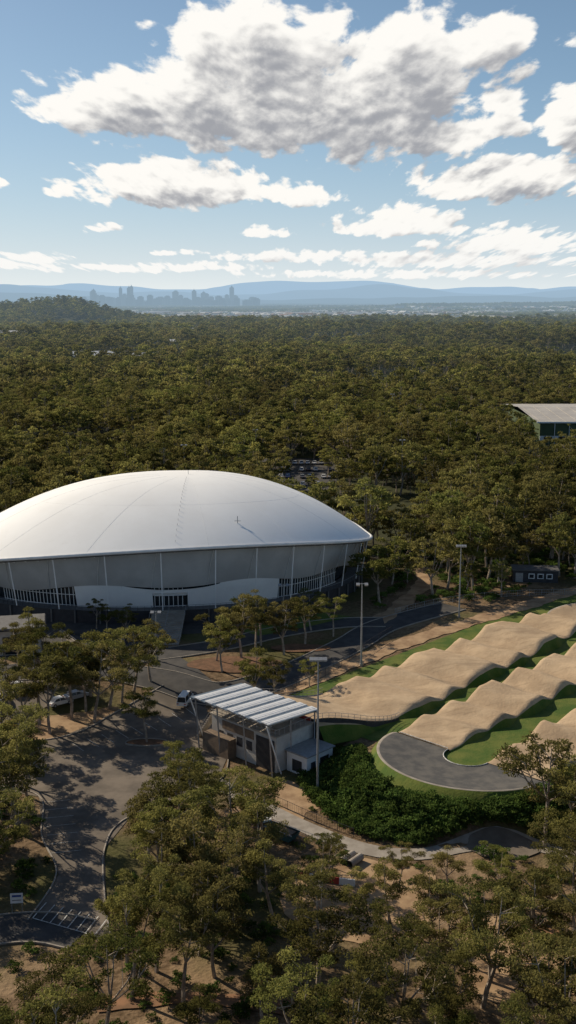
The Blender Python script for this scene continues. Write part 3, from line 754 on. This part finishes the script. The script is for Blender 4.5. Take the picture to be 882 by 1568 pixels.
hand=[(-17.9,131.2,12),(-13.3,136.4,14),(-8.2,131.2,14),(-11.1,120.4,14),(-14.5,117.7,13),(-4.4,134.6,12),(-1.6,117.7,12),(-6.2,117.7,13),
 (-16.2,149.5,10),(-11.3,147,8),(4.8,124.9,8),(1.4,113.0,11),(-40,147.9,15),(-45,152,14),(-38,129,13),(-43,138,15),(-48,141,13),(-43,128,13),(-37.8,141,13),(-42,157,13),(-39,152.5,11),(-47,133,14),(-36.8,127,10),
 (-43.2,180,15),(-38,182,15),(-40.5,176,14),(-33.8,181,15),(-32,186,14),(-28.3,191,14),(-25.6,195,13),(-49,183,14),(-54,178,14),(-57,189,13),(-46,192,13),(-36,190,13),(-62,181,14),(-36,185,13),(-45,175,12),(-30,188,12),
 (-12.5,199,12),(-9.2,207,14),(-6.5,211,12),(-5.5,215,11),(-.8,209,12),(3.5,215.5,11),(9.5,221,9),(5,225,9),(-14,205,11),(-38,222,7),(-34,221,7),(-41,226,7),(-49,203,12),(-51,198,11),
 (34.6,137,16),(39,140,13),(43,134,14),(37,130,13),(12.2,117.7,9),(17,113,11),(29,118,8),(35,121,12),(-6,141,9),(-13,127,13),
 (-16.5,124.5,12),(22,107,12),(-3.5,125.5,12),(-13.5,142,10),(-14.5,109,13),(-11,103,12),(-8,108,12),(-23.5,172.3,10),(-10,112,12),(-47,168,13),(-52,171,12),(4,190.5,6),(-40,121.5,10),
 (-17.8,110,11),(-16.5,104,12),(-18.5,98,12),(-40,94,11),(-35,96,9),(-30,91.5,10),(-25,93,10),(-45,97,11),(-37,88.5,11),(-28,85,12),(-21.5,91,12),(-6,187.3,11),(-2.5,184.5,8),
 (5.5,131.5,5),(14,127,6),(20,125,7),(8,117,8),(26,124,7),(3,105,13)]
for x,y,h in hand: tree(x,y,h)
def inpoly(x,y,P):
    c=False;j=len(P)-1
    for i in range(len(P)):
        if (P[i][1]>y)!=(P[j][1]>y) and x<(P[j][0]-P[i][0])*(y-P[i][1])/(P[j][1]-P[i][1])+P[i][0]: c=not c
        j=i
    return c
def segd(x,y,pts):
    best=1e9
    for (ax,ay),(bx,by) in zip(pts,pts[1:]):
        dx,dy=bx-ax,by-ay; t=max(0,min(1,((x-ax)*dx+(y-ay)*dy)/(dx*dx+dy*dy))); best=min(best,math.hypot(x-ax-dx*t,y-ay-dy*t))
    return best
def velo_r(x,y):
    dx,dy=x-VC[0],y-VC[1]; a=dx*e1[0]+dy*e1[1]; return math.hypot(a/(VAR if a>0 else VAL),(dx*e2[0]+dy*e2[1])/VB)
yy=56.
while yy<114:
    xx=-62.
    while xx<64:
        x=xx+R.uniform(-3,3); y=yy+R.uniform(-3,3); xx+=6.4
        if segd(x,y,AR[3])<4.0 or inpoly(x,y,PARK): continue
        if -44<x<-18.5 and y>95: continue
        if math.hypot(x-9,y-124)<10: continue
        if min([math.hypot(x-a,y-b) for a,b in treep])<4.4: continue
        if R.random()<.14: continue
        tree(x,y,R.choice([R.uniform(8,11),R.uniform(10.5,15)]))
    yy+=6.3
for x,y in [(48+R.uniform(-4,30),118+R.uniform(0,22)) for _ in range(12)]+[(-50-R.uniform(0,25),112+R.uniform(0,53)) for _ in range(26)]:
    if min([math.hypot(x-a,y-b) for a,b in treep])<5 or inpoly(x,y,PARK) or d_track(x,y)<12 or segd(x,y,AR[3])<4: continue
    tree(x,y,R.uniform(11,16))
print('near trees',len(treep))

def instancer(name,child_mesh,pts,child_name):
    vs=[];fs=[]
    for i,(x,y,z,s) in enumerate(pts):
        a=R.uniform(0,6.283); h=s/2*math.sqrt(2)
        for k in range(4): vs.append((x+h*math.cos(a+k*math.pi/2),y+h*math.sin(a+k*math.pi/2),z))
        fs.append((4*i,4*i+1,4*i+2,4*i+3))
    me=bpy.data.meshes.new(name); me.from_pydata(vs,[],fs); o=bpy.data.objects.new(name,me); scene.collection.objects.link(o)
    c=bpy.data.objects.new(child_name,child_mesh); scene.collection.objects.link(c); c.parent=o
    o.instance_type='FACES'; o.use_instance_faces_scale=True; o.instance_faces_scale=1.0; o.show_instancer_for_render=False; o.show_instancer_for_viewport=False
    return o
def ok_mid(x,y):
    if velo_r(x,y)<1.12: return False
    if d_track(x,y)<9: return False
    if -70<x<19 and y<250: return False
    if y<235 and x<26: return False
    if segd(x,y,[(21,229),(38,244)])<5.5 or segd(x,y,[(19,231),(24,240),(29,252),(33,262),(36,280)])<3.5: return False
    if 108<x<225 and 470<y<620: return False
    if -20<x<22 and 385<y<478: return R.random()<.32
    if abs(x-62)<6.5 and 264.5<y<272: return False
    return True
Z=[[] for _ in MID]; y=180.
while y<720:
    lim=.31*y+75; x=-lim; sp=6.7+ (y>420)*1.0
    while x<lim:
        px=x+R.uniform(-3.3,3.3); py=y+R.uniform(-3.3,3.3); x+=sp
        s_,w_=SW(px,py)
        if py<240 and not (px>0 and w_>24) and not px<-84: continue
        if not ok_mid(px,py): continue
        if math.sin(px/37.+1)*math.sin(py/45.)+.35*math.sin(px/13.)*math.sin(py/17.)>.64: continue
        if R.random()<.05: continue
        Z[R.randrange(len(MID))].append((px,py,tzf(px,py),R.choice([R.uniform(.42,.78),R.uniform(.8,1.1),R.uniform(.95,1.38)])))
    y+=sp
for i,z in enumerate(Z): instancer('forest',MID[i],z,'gum_tree_kind_%s'%'abcdef'[i])
print('mid',sum(map(len,Z)))
CLEAR=[(-170,1180,70,34),(-110,1500,180,18),(330,1150,50,28),(-420,1650,130,20),(120,2050,190,24),(-90,800,26,14),(-200,700,30,10),(40,1000,40,12),(260,1700,90,16),(-60,2350,120,20),(520,2300,70,22)]
Z=[[] for _ in FAR]; y=720.; housep=[]
while y<2700:
    lim=.33*y+60; x=-lim; sp=9.2+(y>1500)*2.2
    n=int(2*lim/sp)
    px=-lim+np.arange(n)*sp+np.random.uniform(-4.3,4.3,n); py=y+np.random.uniform(-4.3,4.3,n); pz=tz(px,py)
    dens=np.sin(px/83.+.5)*np.sin(py/117.)+.35*np.sin(px/31.)*np.sin(py/43.+1)
    for a,b,c_,dn in zip(px,py,pz,dens):
        if dn>.70:
            if b>2000 and a>-.15*b and R.random()<.06: housep.append((a,b,c_,1))
            continue
        if any(abs(a-q[0])<q[2] and abs(b-q[1])<q[3] for q in CLEAR): continue
        Z[R.randrange(len(FAR))].append((a,b,c_,R.choice([R.uniform(.5,.85),R.uniform(.9,1.5)])*(1+.2*(y>1500))))
    y+=sp
for i,z in enumerate(Z): instancer('forest',FAR[i],z,'gum_tree_far_kind_%s'%'abcd'[i])
print('far',sum(map(len,Z)))
def patch(seed):
    r=random.Random(seed); rng=np.random.default_rng(seed); cl=[]
    for i in range(30):
        rr=r.uniform(3.5,8); cl.append(((r.uniform(-32,32),r.uniform(-32,32),r.uniform(2,9)),(rr,rr,rr*.6),r.random()))
    V,T,n=leaves(cl,1.1,5.5,rng,.8)
    me=bpy.data.meshes.new('tree_canopy'); me.from_pydata(V.tolist(),[],[(4*i,4*i+1,4*i+2,4*i+3) for i in range(n)]); me.materials.append(leafA)
    at=me.attributes.new('tint','FLOAT','POINT'); at.data.foreach_set('value',T.astype(np.float32)); return me
PT=[patch(5),patch(6),patch(7)]; Z=[[],[],[]]; y=2700.
while y<11000:
    lim=.33*y; sp=52*(1 if y<5000 else 1.4); n=int(2*lim/sp)
    px=-lim+np.arange(n)*sp+np.random.uniform(-20,20,n); py=y+np.random.uniform(-20,20,n); pz=tz(px,py)
    for a,b,c_ in zip(px,py,pz):
        sub=math.sin(a/430.+2)*math.sin(b/610.+1)+.5*math.sin(a/170.)*math.sin(b/260.)
        hill=c_>12
        if b>2900 and a>-.14*b and not hill and sub>-.35: housep.append((a,b,c_,3))
        if b>3000 and a>-.14*b and not hill and sub>.2 and R.random()<.6: continue
        if b>8000 and a<-.02*b and R.random()<.7: continue
        Z[R.randrange(3)].append((a,b,c_,R.uniform(.8,1.15)*(1.0 if y<5000 else 1.25)))
    y+=sp
for i,z in enumerate(Z): instancer('forest',PT[i],z,'distant_tree_canopy_%s'%'abc'[i])
print('patches',sum(map(len,Z)),len(housep))
wallm=mat('house_wall',(.65,.63,.6),(.5,.47,.43),.02,.8); roofA=mat('house_roof_pale',(.74,.74,.72),(.45,.45,.45),.01,.6); roofB=mat('house_roof_tile',(.25,.12,.08),(.2,.18,.17),.01,.8)
mb=MB()
def house(x,y,z,l,w,h,yaw,rm):
    M=Matrix.Translation((x,y,z))@Matrix.Rotation(yaw,4,'Z'); a,b=l/2,w/2
    V=[(-a,-b,0),(a,-b,0),(a,b,0),(-a,b,0),(-a,-b,h),(a,-b,h),(a,b,h),(-a,b,h),(-a,0,h+w*.22),(a,0,h+w*.22)]
    V=[M@Vector(v) for v in V]; mb.add(V,[(0,1,5,4),(1,2,6,5),(2,3,7,6),(3,0,4,7),(5,6,9),(7,4,8)],wallm); mb.add(V,[(4,5,9,8),(6,7,8,9)],rm)
for (a,b,c_,k) in housep:
    for _ in range(k):
        big=R.random()<.10
        house(a+R.uniform(-28,28),b+R.uniform(-28,28),c_,R.uniform(14,22) if not big else R.uniform(30,70),R.uniform(9,13) if not big else R.uniform(18,28),R.uniform(8,12),R.uniform(0,3.14),R.choice([roofA,roofB,roofA]))
mb.obj('suburb_houses')
mb=MB()
for x,y,l,w,h in [(-205,1185,50,22,9),(-150,1180,34,20,8),(-130,1176,20,14,7),(330,1155,34,20,9),(345,1135,20,12,7),(-90,1500,60,14,10),(-170,1505,40,14,9),(-420,1655,70,20,11),(-500,1650,40,20,10),(120,2050,60,20,12),(60,2060,40,16,12),(230,2055,50,18,12),(-40,2350,50,20,14),(520,2300,60,20,14),(-330,2150,50,20,13),(260,1705,40,14,9),(310,1700,24,12,9)]:
    house(x,y,tzf(x,y),l,w,h,R.uniform(-.3,.3),roofA)
mb.obj('warehouse_buildings')

# ------------------------------------------------------------------ city skyline
def tower_mat(name,col):
    m=bpy.data.materials.new(name); m.use_nodes=True; m.node_tree.nodes.clear(); nt=NT(m.node_tree)
    geo=nt.new('ShaderNodeNewGeometry'); sp=nt.new('ShaderNodeSeparateXYZ'); nt.l.new(geo.outputs['Position'],sp.inputs[0])
    f=nt.m('GREATER_THAN',nt.m('FRACT',nt.m('MULTIPLY',sp.outputs[2],1/4.)),.45)
    g_=nt.m('GREATER_THAN',nt.m('FRACT',nt.m('MULTIPLY',nt.m('ADD',sp.outputs[0],sp.outputs[1]),1/6.)),.25)
    c=nt.mix(nt.m('MULTIPLY',f,g_),col,(.02,.025,.04)); p=nt.new('ShaderNodeBsdfPrincipled'); nt.l.new(c,p.inputs['Base Color']); p.inputs['Roughness'].default_value=.4
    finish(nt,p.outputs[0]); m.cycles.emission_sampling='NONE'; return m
TM=[tower_mat('tower_concrete',(.15,.15,.15)),tower_mat('tower_glass',(.05,.06,.09)),tower_mat('tower_dark',(.02,.03,.04))]
city=empty('city_skyline')
tw=[(-1600,108,32),(-1560,80,40),(-1525,116,32),(-1490,96,36),(-1440,78,46),(-1345,134,28),(-1318,88,36),(-1275,146,30),(-1246,136,28),(-1215,83,46),(-1135,70,46),(-1070,80,42),(-1010,66,66),(-965,74,46),(-930,108,52),(-905,106,26),(-862,80,36),(-800,58,56),(-742,113,36),(-700,100,46),(-672,92,28),(-620,68,46),(-560,74,50),(-510,84,36),(-462,142,34),(-440,78,42),(-400,60,46),(-1660,58,46)]
for i in range(70): tw.append((R.uniform(-1780,-230),R.uniform(30,66),R.uniform(34,74)))
for i,(x,h,w) in enumerate(tw):
    mb=MB(); m=TM[i%3]; y=8300+R.uniform(-350,350); x*=.925; h*=.97; d=w*R.uniform(.8,1.2); w*=.88; zb=-10
    mb.box((x,y,(h+zb)/2),(w,d,h-zb),m,yaw=R.uniform(-.2,.2)); mb.box((x,y,h+3),(w*.6,d*.6,6),m)
    if h>95: mb.box((x,y,h+8),(w*.3,d*.3,6),TM[0]); mb.beam((x,y,h+8),(x,y,h+20),1.2,TM[0])
    mb.box((x,y,h*.05-5),(w*1.5,d*1.4,h*.1+10),TM[0]); mb.obj('office_tower_%d'%i,city)

# ------------------------------------------------------------------ mountain ranges
hillm=mat('distant_forest_range',(.03,.05,.03),(.05,.065,.035),.001,.95)
def mrange(name,Y,depth,prof,amp,seed,x0,x1):
    r=np.random.default_rng(seed); n=300; X=np.linspace(x0,x1,n)
    px=np.array([p[0] for p in prof],float); ph=np.array([p[1] for p in prof],float)
    Hh=np.interp(X,px,ph); Hh=np.convolve(np.pad(Hh,4,mode='edge'),np.ones(9)/9,'valid')
    for k in range(1,7):
        Hh=Hh+amp/k*np.sin(X/(x1-x0)*2*math.pi*(5*k+r.uniform(0,3))+r.uniform(0,6))
    Hh=np.maximum(Hh,2); m=9; vs=[];fs=[]
    for j in range(m):
        t=j/(m-1); prof_=math.sin(math.pi*t)**1.2
        for i in range(n): vs.append((X[i],Y+depth*(t-.5)*2+amp*6*math.sin(i*.3+j),-15+(Hh[i]+15)*prof_*(1+.08*math.sin(i*.9+j*2)*(0<t<.45))))
    for j in range(m-1):
        for i in range(n-1): fs.append((j*n+i,j*n+i+1,(j+1)*n+i+1,(j+1)*n+i))
    me=bpy.data.meshes.new(name); me.from_pydata(vs,[],fs); me.materials.append(hillm); me.polygons.foreach_set('use_smooth',[True]*len(fs))
    o=bpy.data.objects.new(name,me); scene.collection.objects.link(o)
mrange('mountain_range',24000,2500,[(-16000,180),(-7000,190),(-5600,270),(-4600,340),(-3600,330),(-2600,230),(-1500,280),(-600,370),(300,340),(900,420),(1600,340),(2100,400),(3000,270),(4300,280),(5500,230),(7000,240),(16000,150)],32,3,-16000,16000)
mrange('mountain_range',16000,1500,[(-11000,170),(-4800,170),(-3900,230),(-3100,190),(-2000,110),(-600,100),(500,190),(1300,220),(2100,150),(3200,120),(4500,160),(6000,120),(11000,80)],22,5,-11000,11000)
mrange('mountain_range',11500,700,[(-8000,120),(-3300,120),(-2900,135),(-2300,70),(-1200,30),(0,34),(1200,75),(2200,65),(3500,90),(8000,80)],10,9,-8000,8000)

# ------------------------------------------------------------------ shrubs : hedge bank
def shrub(seed,sc=1.0):
    r=random.Random(seed); rng=np.random.default_rng(seed)
    cl=[((r.uniform(-.7,.7),r.uniform(-.7,.7),r.uniform(.3,.9)),(r.uniform(.5,.8),r.uniform(.5,.8),r.uniform(.4,.6)),r.random()) for _ in range(6)]
    V,T,n=leaves(cl,420,.26,rng,.6)
    mb=MB(); 
    for c,_,_ in cl: mb.tube([(0,0,-.2),tuple(c)],[.05,.02],bark,4,cap=False)
    o=len(mb.v); mb.v.extend(map(tuple,V.tolist())); k=mb.mid(leafH); mb.f.extend([(o+4*i,o+4*i+1,o+4*i+2,o+4*i+3) for i in range(n)]); mb.mi.extend([k]*n)
    me=mb.mesh('shrub'); at=me.attributes.new('tint','FLOAT','POINT'); arr=np.zeros(len(mb.v)); arr[o:]=T; at.data.foreach_set('value',arr.astype(np.float32)); return me
SH=[shrub(31),shrub(32)]; Z=[[],[]]
for i in range(1700):
    if R.random()<.55:
        t=R.uniform(math.pi*.62,math.pi*1.5); r_=R.uniform(15.0,23.5); s=1+r_*math.cos(t); w=-25.2+r_*math.sin(t)
    else:
        s=R.uniform(1,48); w=R.uniform(-48.5,-40.6)
    x,y=L(s,w)
    if segd(x,y,PATH)<2.6: continue
    Z[R.randrange(2)].append((x,y,tzf(x,y)-.1,R.uniform(.7,1.5)))
for i in range(50):
    x,y=L(R.uniform(-14,-9),R.uniform(-14,-9.5)); Z[0].append((x,y,tzf(x,y),R.uniform(.6,1.2)))
for i in range(2): instancer('hedge',SH[i],Z[i],'shrub_kind_%s'%'ab'[i])
Z=[]
for i in range(1600):
    x=R.uniform(-62,60); y=R.uniform(66,168)
    if inpoly(x,y,PARK) or segd(x,y,AR[3])<4.2 or segd(x,y,PATH)<2.6 or d_track(x,y)<9 or (math.hypot(x-9,y-124)<9 and R.random()<.85) or rdist(*SW(x,y),-22,-5,-10,16)<1.5: continue
    if math.sin(x/9.)*math.sin(y/11.+1)<-.25: continue
    Z.append((x,y,tzf(x,y)-.1,R.uniform(.35,1.1)))
for i in range(900):
    x=R.uniform(20,110); y=R.uniform(232,300)
    if ok_mid(x,y): Z.append((x,y,tzf(x,y)-.1,R.uniform(.5,1.4)))
instancer('undergrowth',SH[0],Z,'bush')

# ------------------------------------------------------------------ world sky
w=bpy.data.worlds.new("World"); scene.world=w; w.use_nodes=True; w.node_tree.nodes.clear(); nt=NT(w.node_tree)
sky=nt.new('ShaderNodeTexSky'); sky.sky_type='NISHITA'; sky.sun_disc=False; sky.sun_elevation=D(SUN_EL); sky.sun_rotation=D(SUN_AZ)
sky.air_density=1.0; sky.dust_density=.6; sky.ozone_density=2.0; sky.altitude=70
tc=nt.new('ShaderNodeTexCoord'); sp=nt.new('ShaderNodeSeparateXYZ'); nt.l.new(tc.outputs['Generated'],sp.inputs[0])
bg=nt.new('ShaderNodeBackground'); bg.inputs['Strength'].default_value=.075; nt.l.new(sky.outputs[0],bg.inputs['Color'])
el=nt.m('MAXIMUM',sp.outputs[2],0.0)
hz=nt.m('MULTIPLY',nt.m('EXPONENT',nt.m('MULTIPLY',el,-7.5)),.93)
hcol=nt.mix(nt.m('EXPONENT',nt.m('MULTIPLY',el,-11.0)),(.25,.55,.90),(.86,.915,.92))
bh=nt.new('ShaderNodeBackground'); nt.l.new(hcol,bh.inputs['Color']); bh.inputs['Strength'].default_value=1.0
sk=nt.new('ShaderNodeMixShader'); nt.l.new(hz,sk.inputs[0]); nt.l.new(bg.outputs[0],sk.inputs[1]); nt.l.new(bh.outputs[0],sk.inputs[2])
out=nt.new('ShaderNodeOutputWorld'); nt.l.new(sk.outputs[0],out.inputs[0])

# ------------------------------------------------------------------ distant cloud bank (sky backdrop dome segment, 85 km away)
cm=bpy.data.materials.new('cumulus_clouds'); cm.use_nodes=True; cm.node_tree.nodes.clear(); nt=NT(cm.node_tree)
geo=nt.new('ShaderNodeNewGeometry'); sp=nt.new('ShaderNodeSeparateXYZ'); nt.l.new(geo.outputs['Position'],sp.inputs[0])
yc=nt.m('MAXIMUM',sp.outputs[1],1.0); U=nt.m('DIVIDE',sp.outputs[0],yc); V=nt.m('DIVIDE',sp.outputs[2],yc)
BL=[(.050,.160,.130,.070,.042,1.05),(-.030,.212,.080,.036,.06,1.0),(.035,.232,.08,.02,.03,.6),(-.152,.165,.080,.032,.028,.95),(-.08,.153,.10,.050,.030,1.05),(.168,.207,.052,.034,.028,.95),(.10,.188,.080,.055,.05,1),(.112,.140,.085,.03,.018,1),
 (-.098,.093,.102,.030,.016,1),(.016,.086,.045,.011,.009,.8),(-.2,.09,.02,.009,.006,.7),(.195,.097,.085,.030,.015,1),(.142,.096,.04,.02,.012,.9),(.25,.145,.036,.037,.02,1),(.245,.217,.03,.013,.009,.6),(.175,.143,.045,.016,.011,.7),
 (.1,.060,.065,.021,.009,.95),(-.02,.056,.027,.007,.005,.75),(-.165,.059,.02,.007,.005,.65),(.2,.044,.07,.020,.009,.9),(.124,.046,.018,.006,.004,.7),(-.233,.03,.045,.011,.007,.8),(.017,.035,.085,.009,.006,.7),(.15,.032,.13,.010,.007,.75),(-.096,.039,.03,.004,.003,.6),(-.12,.026,.13,.007,.005,.6),(.1,.020,.2,.006,.005,.5),(-.26,.098,.015,.007,.005,.7),(-.125,.228,.03,.012,.009,.1)]
def blobs(u,v):
    cur=None
    for uc,vc,ru,rt,rb,pk in BL:
        x=nt.m('MULTIPLY_ADD',u,1/ru,-uc/ru); a=nt.m('MULTIPLY_ADD',v,1/rt,-vc/rt); b=nt.m('MULTIPLY_ADD',v,-1/rb,vc/rb)
        yv=nt.m('MAXIMUM',a,b); q=nt.m('MULTIPLY_ADD',yv,yv,nt.m('MULTIPLY',x,x)); q=nt.m('SUBTRACT',pk,q)
        cur=q if cur is None else nt.m('MAXIMUM',cur,q)
    return cur
def dens(u,v,detail,lobes=2,amp=3.5):
    vm=nt.m('ADD',nt.m('MAXIMUM',v,0.0),.07)
    cb=nt.new('ShaderNodeCombineXYZ'); nt.l.new(nt.m('DIVIDE',u,vm),cb.inputs[0]); nt.l.new(nt.m('MULTIPLY',nt.m('LOGARITHM',vm,2.71828),1.4),cb.inputs[1])
    n=nt.noise(cb.outputs[0],5.2,detail,.60,.2)
    d=nt.m('MULTIPLY_ADD',nt.m('SUBTRACT',n,.475),amp,blobs(u,v))
    for sc,am in ((7.0,.8),(17.0,.45))[:lobes]:
        vo=nt.new('ShaderNodeTexVoronoi'); vo.voronoi_dimensions='2D'; vo.feature='SMOOTH_F1'; vo.inputs['Scale'].default_value=sc; vo.inputs['Smoothness'].default_value=.35
        va=nt.new('ShaderNodeVectorMath',operation='MULTIPLY_ADD'); 
        nn=nt.new('ShaderNodeTexNoise'); nn.inputs['Scale'].default_value=sc*.8; nn.inputs['Detail'].default_value=4; nt.l.new(cb.outputs[0],nn.inputs['Vector'])
        nt.l.new(nn.outputs[1],va.inputs[0]); va.inputs[1].default_value=(1.2/sc,1.2/sc,0); nt.l.new(cb.outputs[0],va.inputs[2])
        nt.l.new(va.outputs[0],vo.inputs['Vector'])
        d=nt.m('MULTIPLY_ADD',nt.m('SUBTRACT',.40,vo.outputs['Distance']),am,d)
    return d
d0=dens(U,V,10); d1=dens(nt.m('ADD',U,-.012),nt.m('ADD',V,.024),3,1,2.8); ds=dens(U,V,3,1,2.6); d2=dens(nt.m('ADD',U,-.0025),nt.m('ADD',V,.005),6)
alpha=nt.ramp(d0,.0,.45)
rel=nt.m('MULTIPLY',nt.m('SUBTRACT',d0,d2),.36)
tau=nt.m('ADD',nt.m('MULTIPLY',nt.m('MAXIMUM',d1,0.0),.80),nt.m('MULTIPLY',nt.m('MAXIMUM',ds,0.0),.12))
tau=nt.m('ADD',tau,nt.m('MULTIPLY',nt.m('MAXIMUM',d0,0.0),.08))
lit=nt.m('ADD',nt.m('EXPONENT',nt.m('MULTIPLY',tau,-1.0)),rel)
lit=nt.ramp(lit,.14,.84)
cc=nt.mix(lit,(.36,.37,.40),(1.0,.975,.925))
veil=nt.ramp(V,.0,.10,.68,0.)
cc=nt.mix(veil,cc,(.92,.925,.915))
em=nt.new('ShaderNodeEmission'); nt.l.new(cc,em.inputs['Color']); tr=nt.new('ShaderNodeBsdfTransparent')
mx=nt.new('ShaderNodeMixShader'); nt.l.new(alpha,mx.inputs[0]); nt.l.new(tr.outputs[0],mx.inputs[1]); nt.l.new(em.outputs[0],mx.inputs[2])
out=nt.new('ShaderNodeOutputMaterial'); nt.l.new(mx.outputs[0],out.inputs[0]); cm.cycles.emission_sampling='NONE'
vs=[];fs=[]; na,ne=60,24
for j in range(ne+1):
    e_=D(.2+24*j/ne)
    for i in range(na+1):
        a_=D(-32+64*i/na); vs.append((85000*math.sin(a_)*math.cos(e_),85000*math.cos(a_)*math.cos(e_),85000*math.sin(e_)))
for j in range(ne):
    for i in range(na): fs.append((j*(na+1)+i,j*(na+1)+i+1,(j+1)*(na+1)+i+1,(j+1)*(na+1)+i))
me=bpy.data.meshes.new('sky'); me.from_pydata(vs,[],fs); me.materials.append(cm); me.polygons.foreach_set('use_smooth',[True]*len(fs))
so=bpy.data.objects.new('sky',me); scene.collection.objects.link(so)

sd=bpy.data.lights.new('sun','SUN'); sd.energy=5.0; sd.angle=D(.53); sd.color=(1,.87,.68)
so=bpy.data.objects.new('sun',sd); scene.collection.objects.link(so)
dirv=Vector((math.sin(D(SUN_AZ))*math.cos(D(SUN_EL)),math.cos(D(SUN_AZ))*math.cos(D(SUN_EL)),math.sin(D(SUN_EL))))
so.rotation_euler=(-dirv).to_track_quat('-Z','Y').to_euler()
so.location=(-100,100,200)
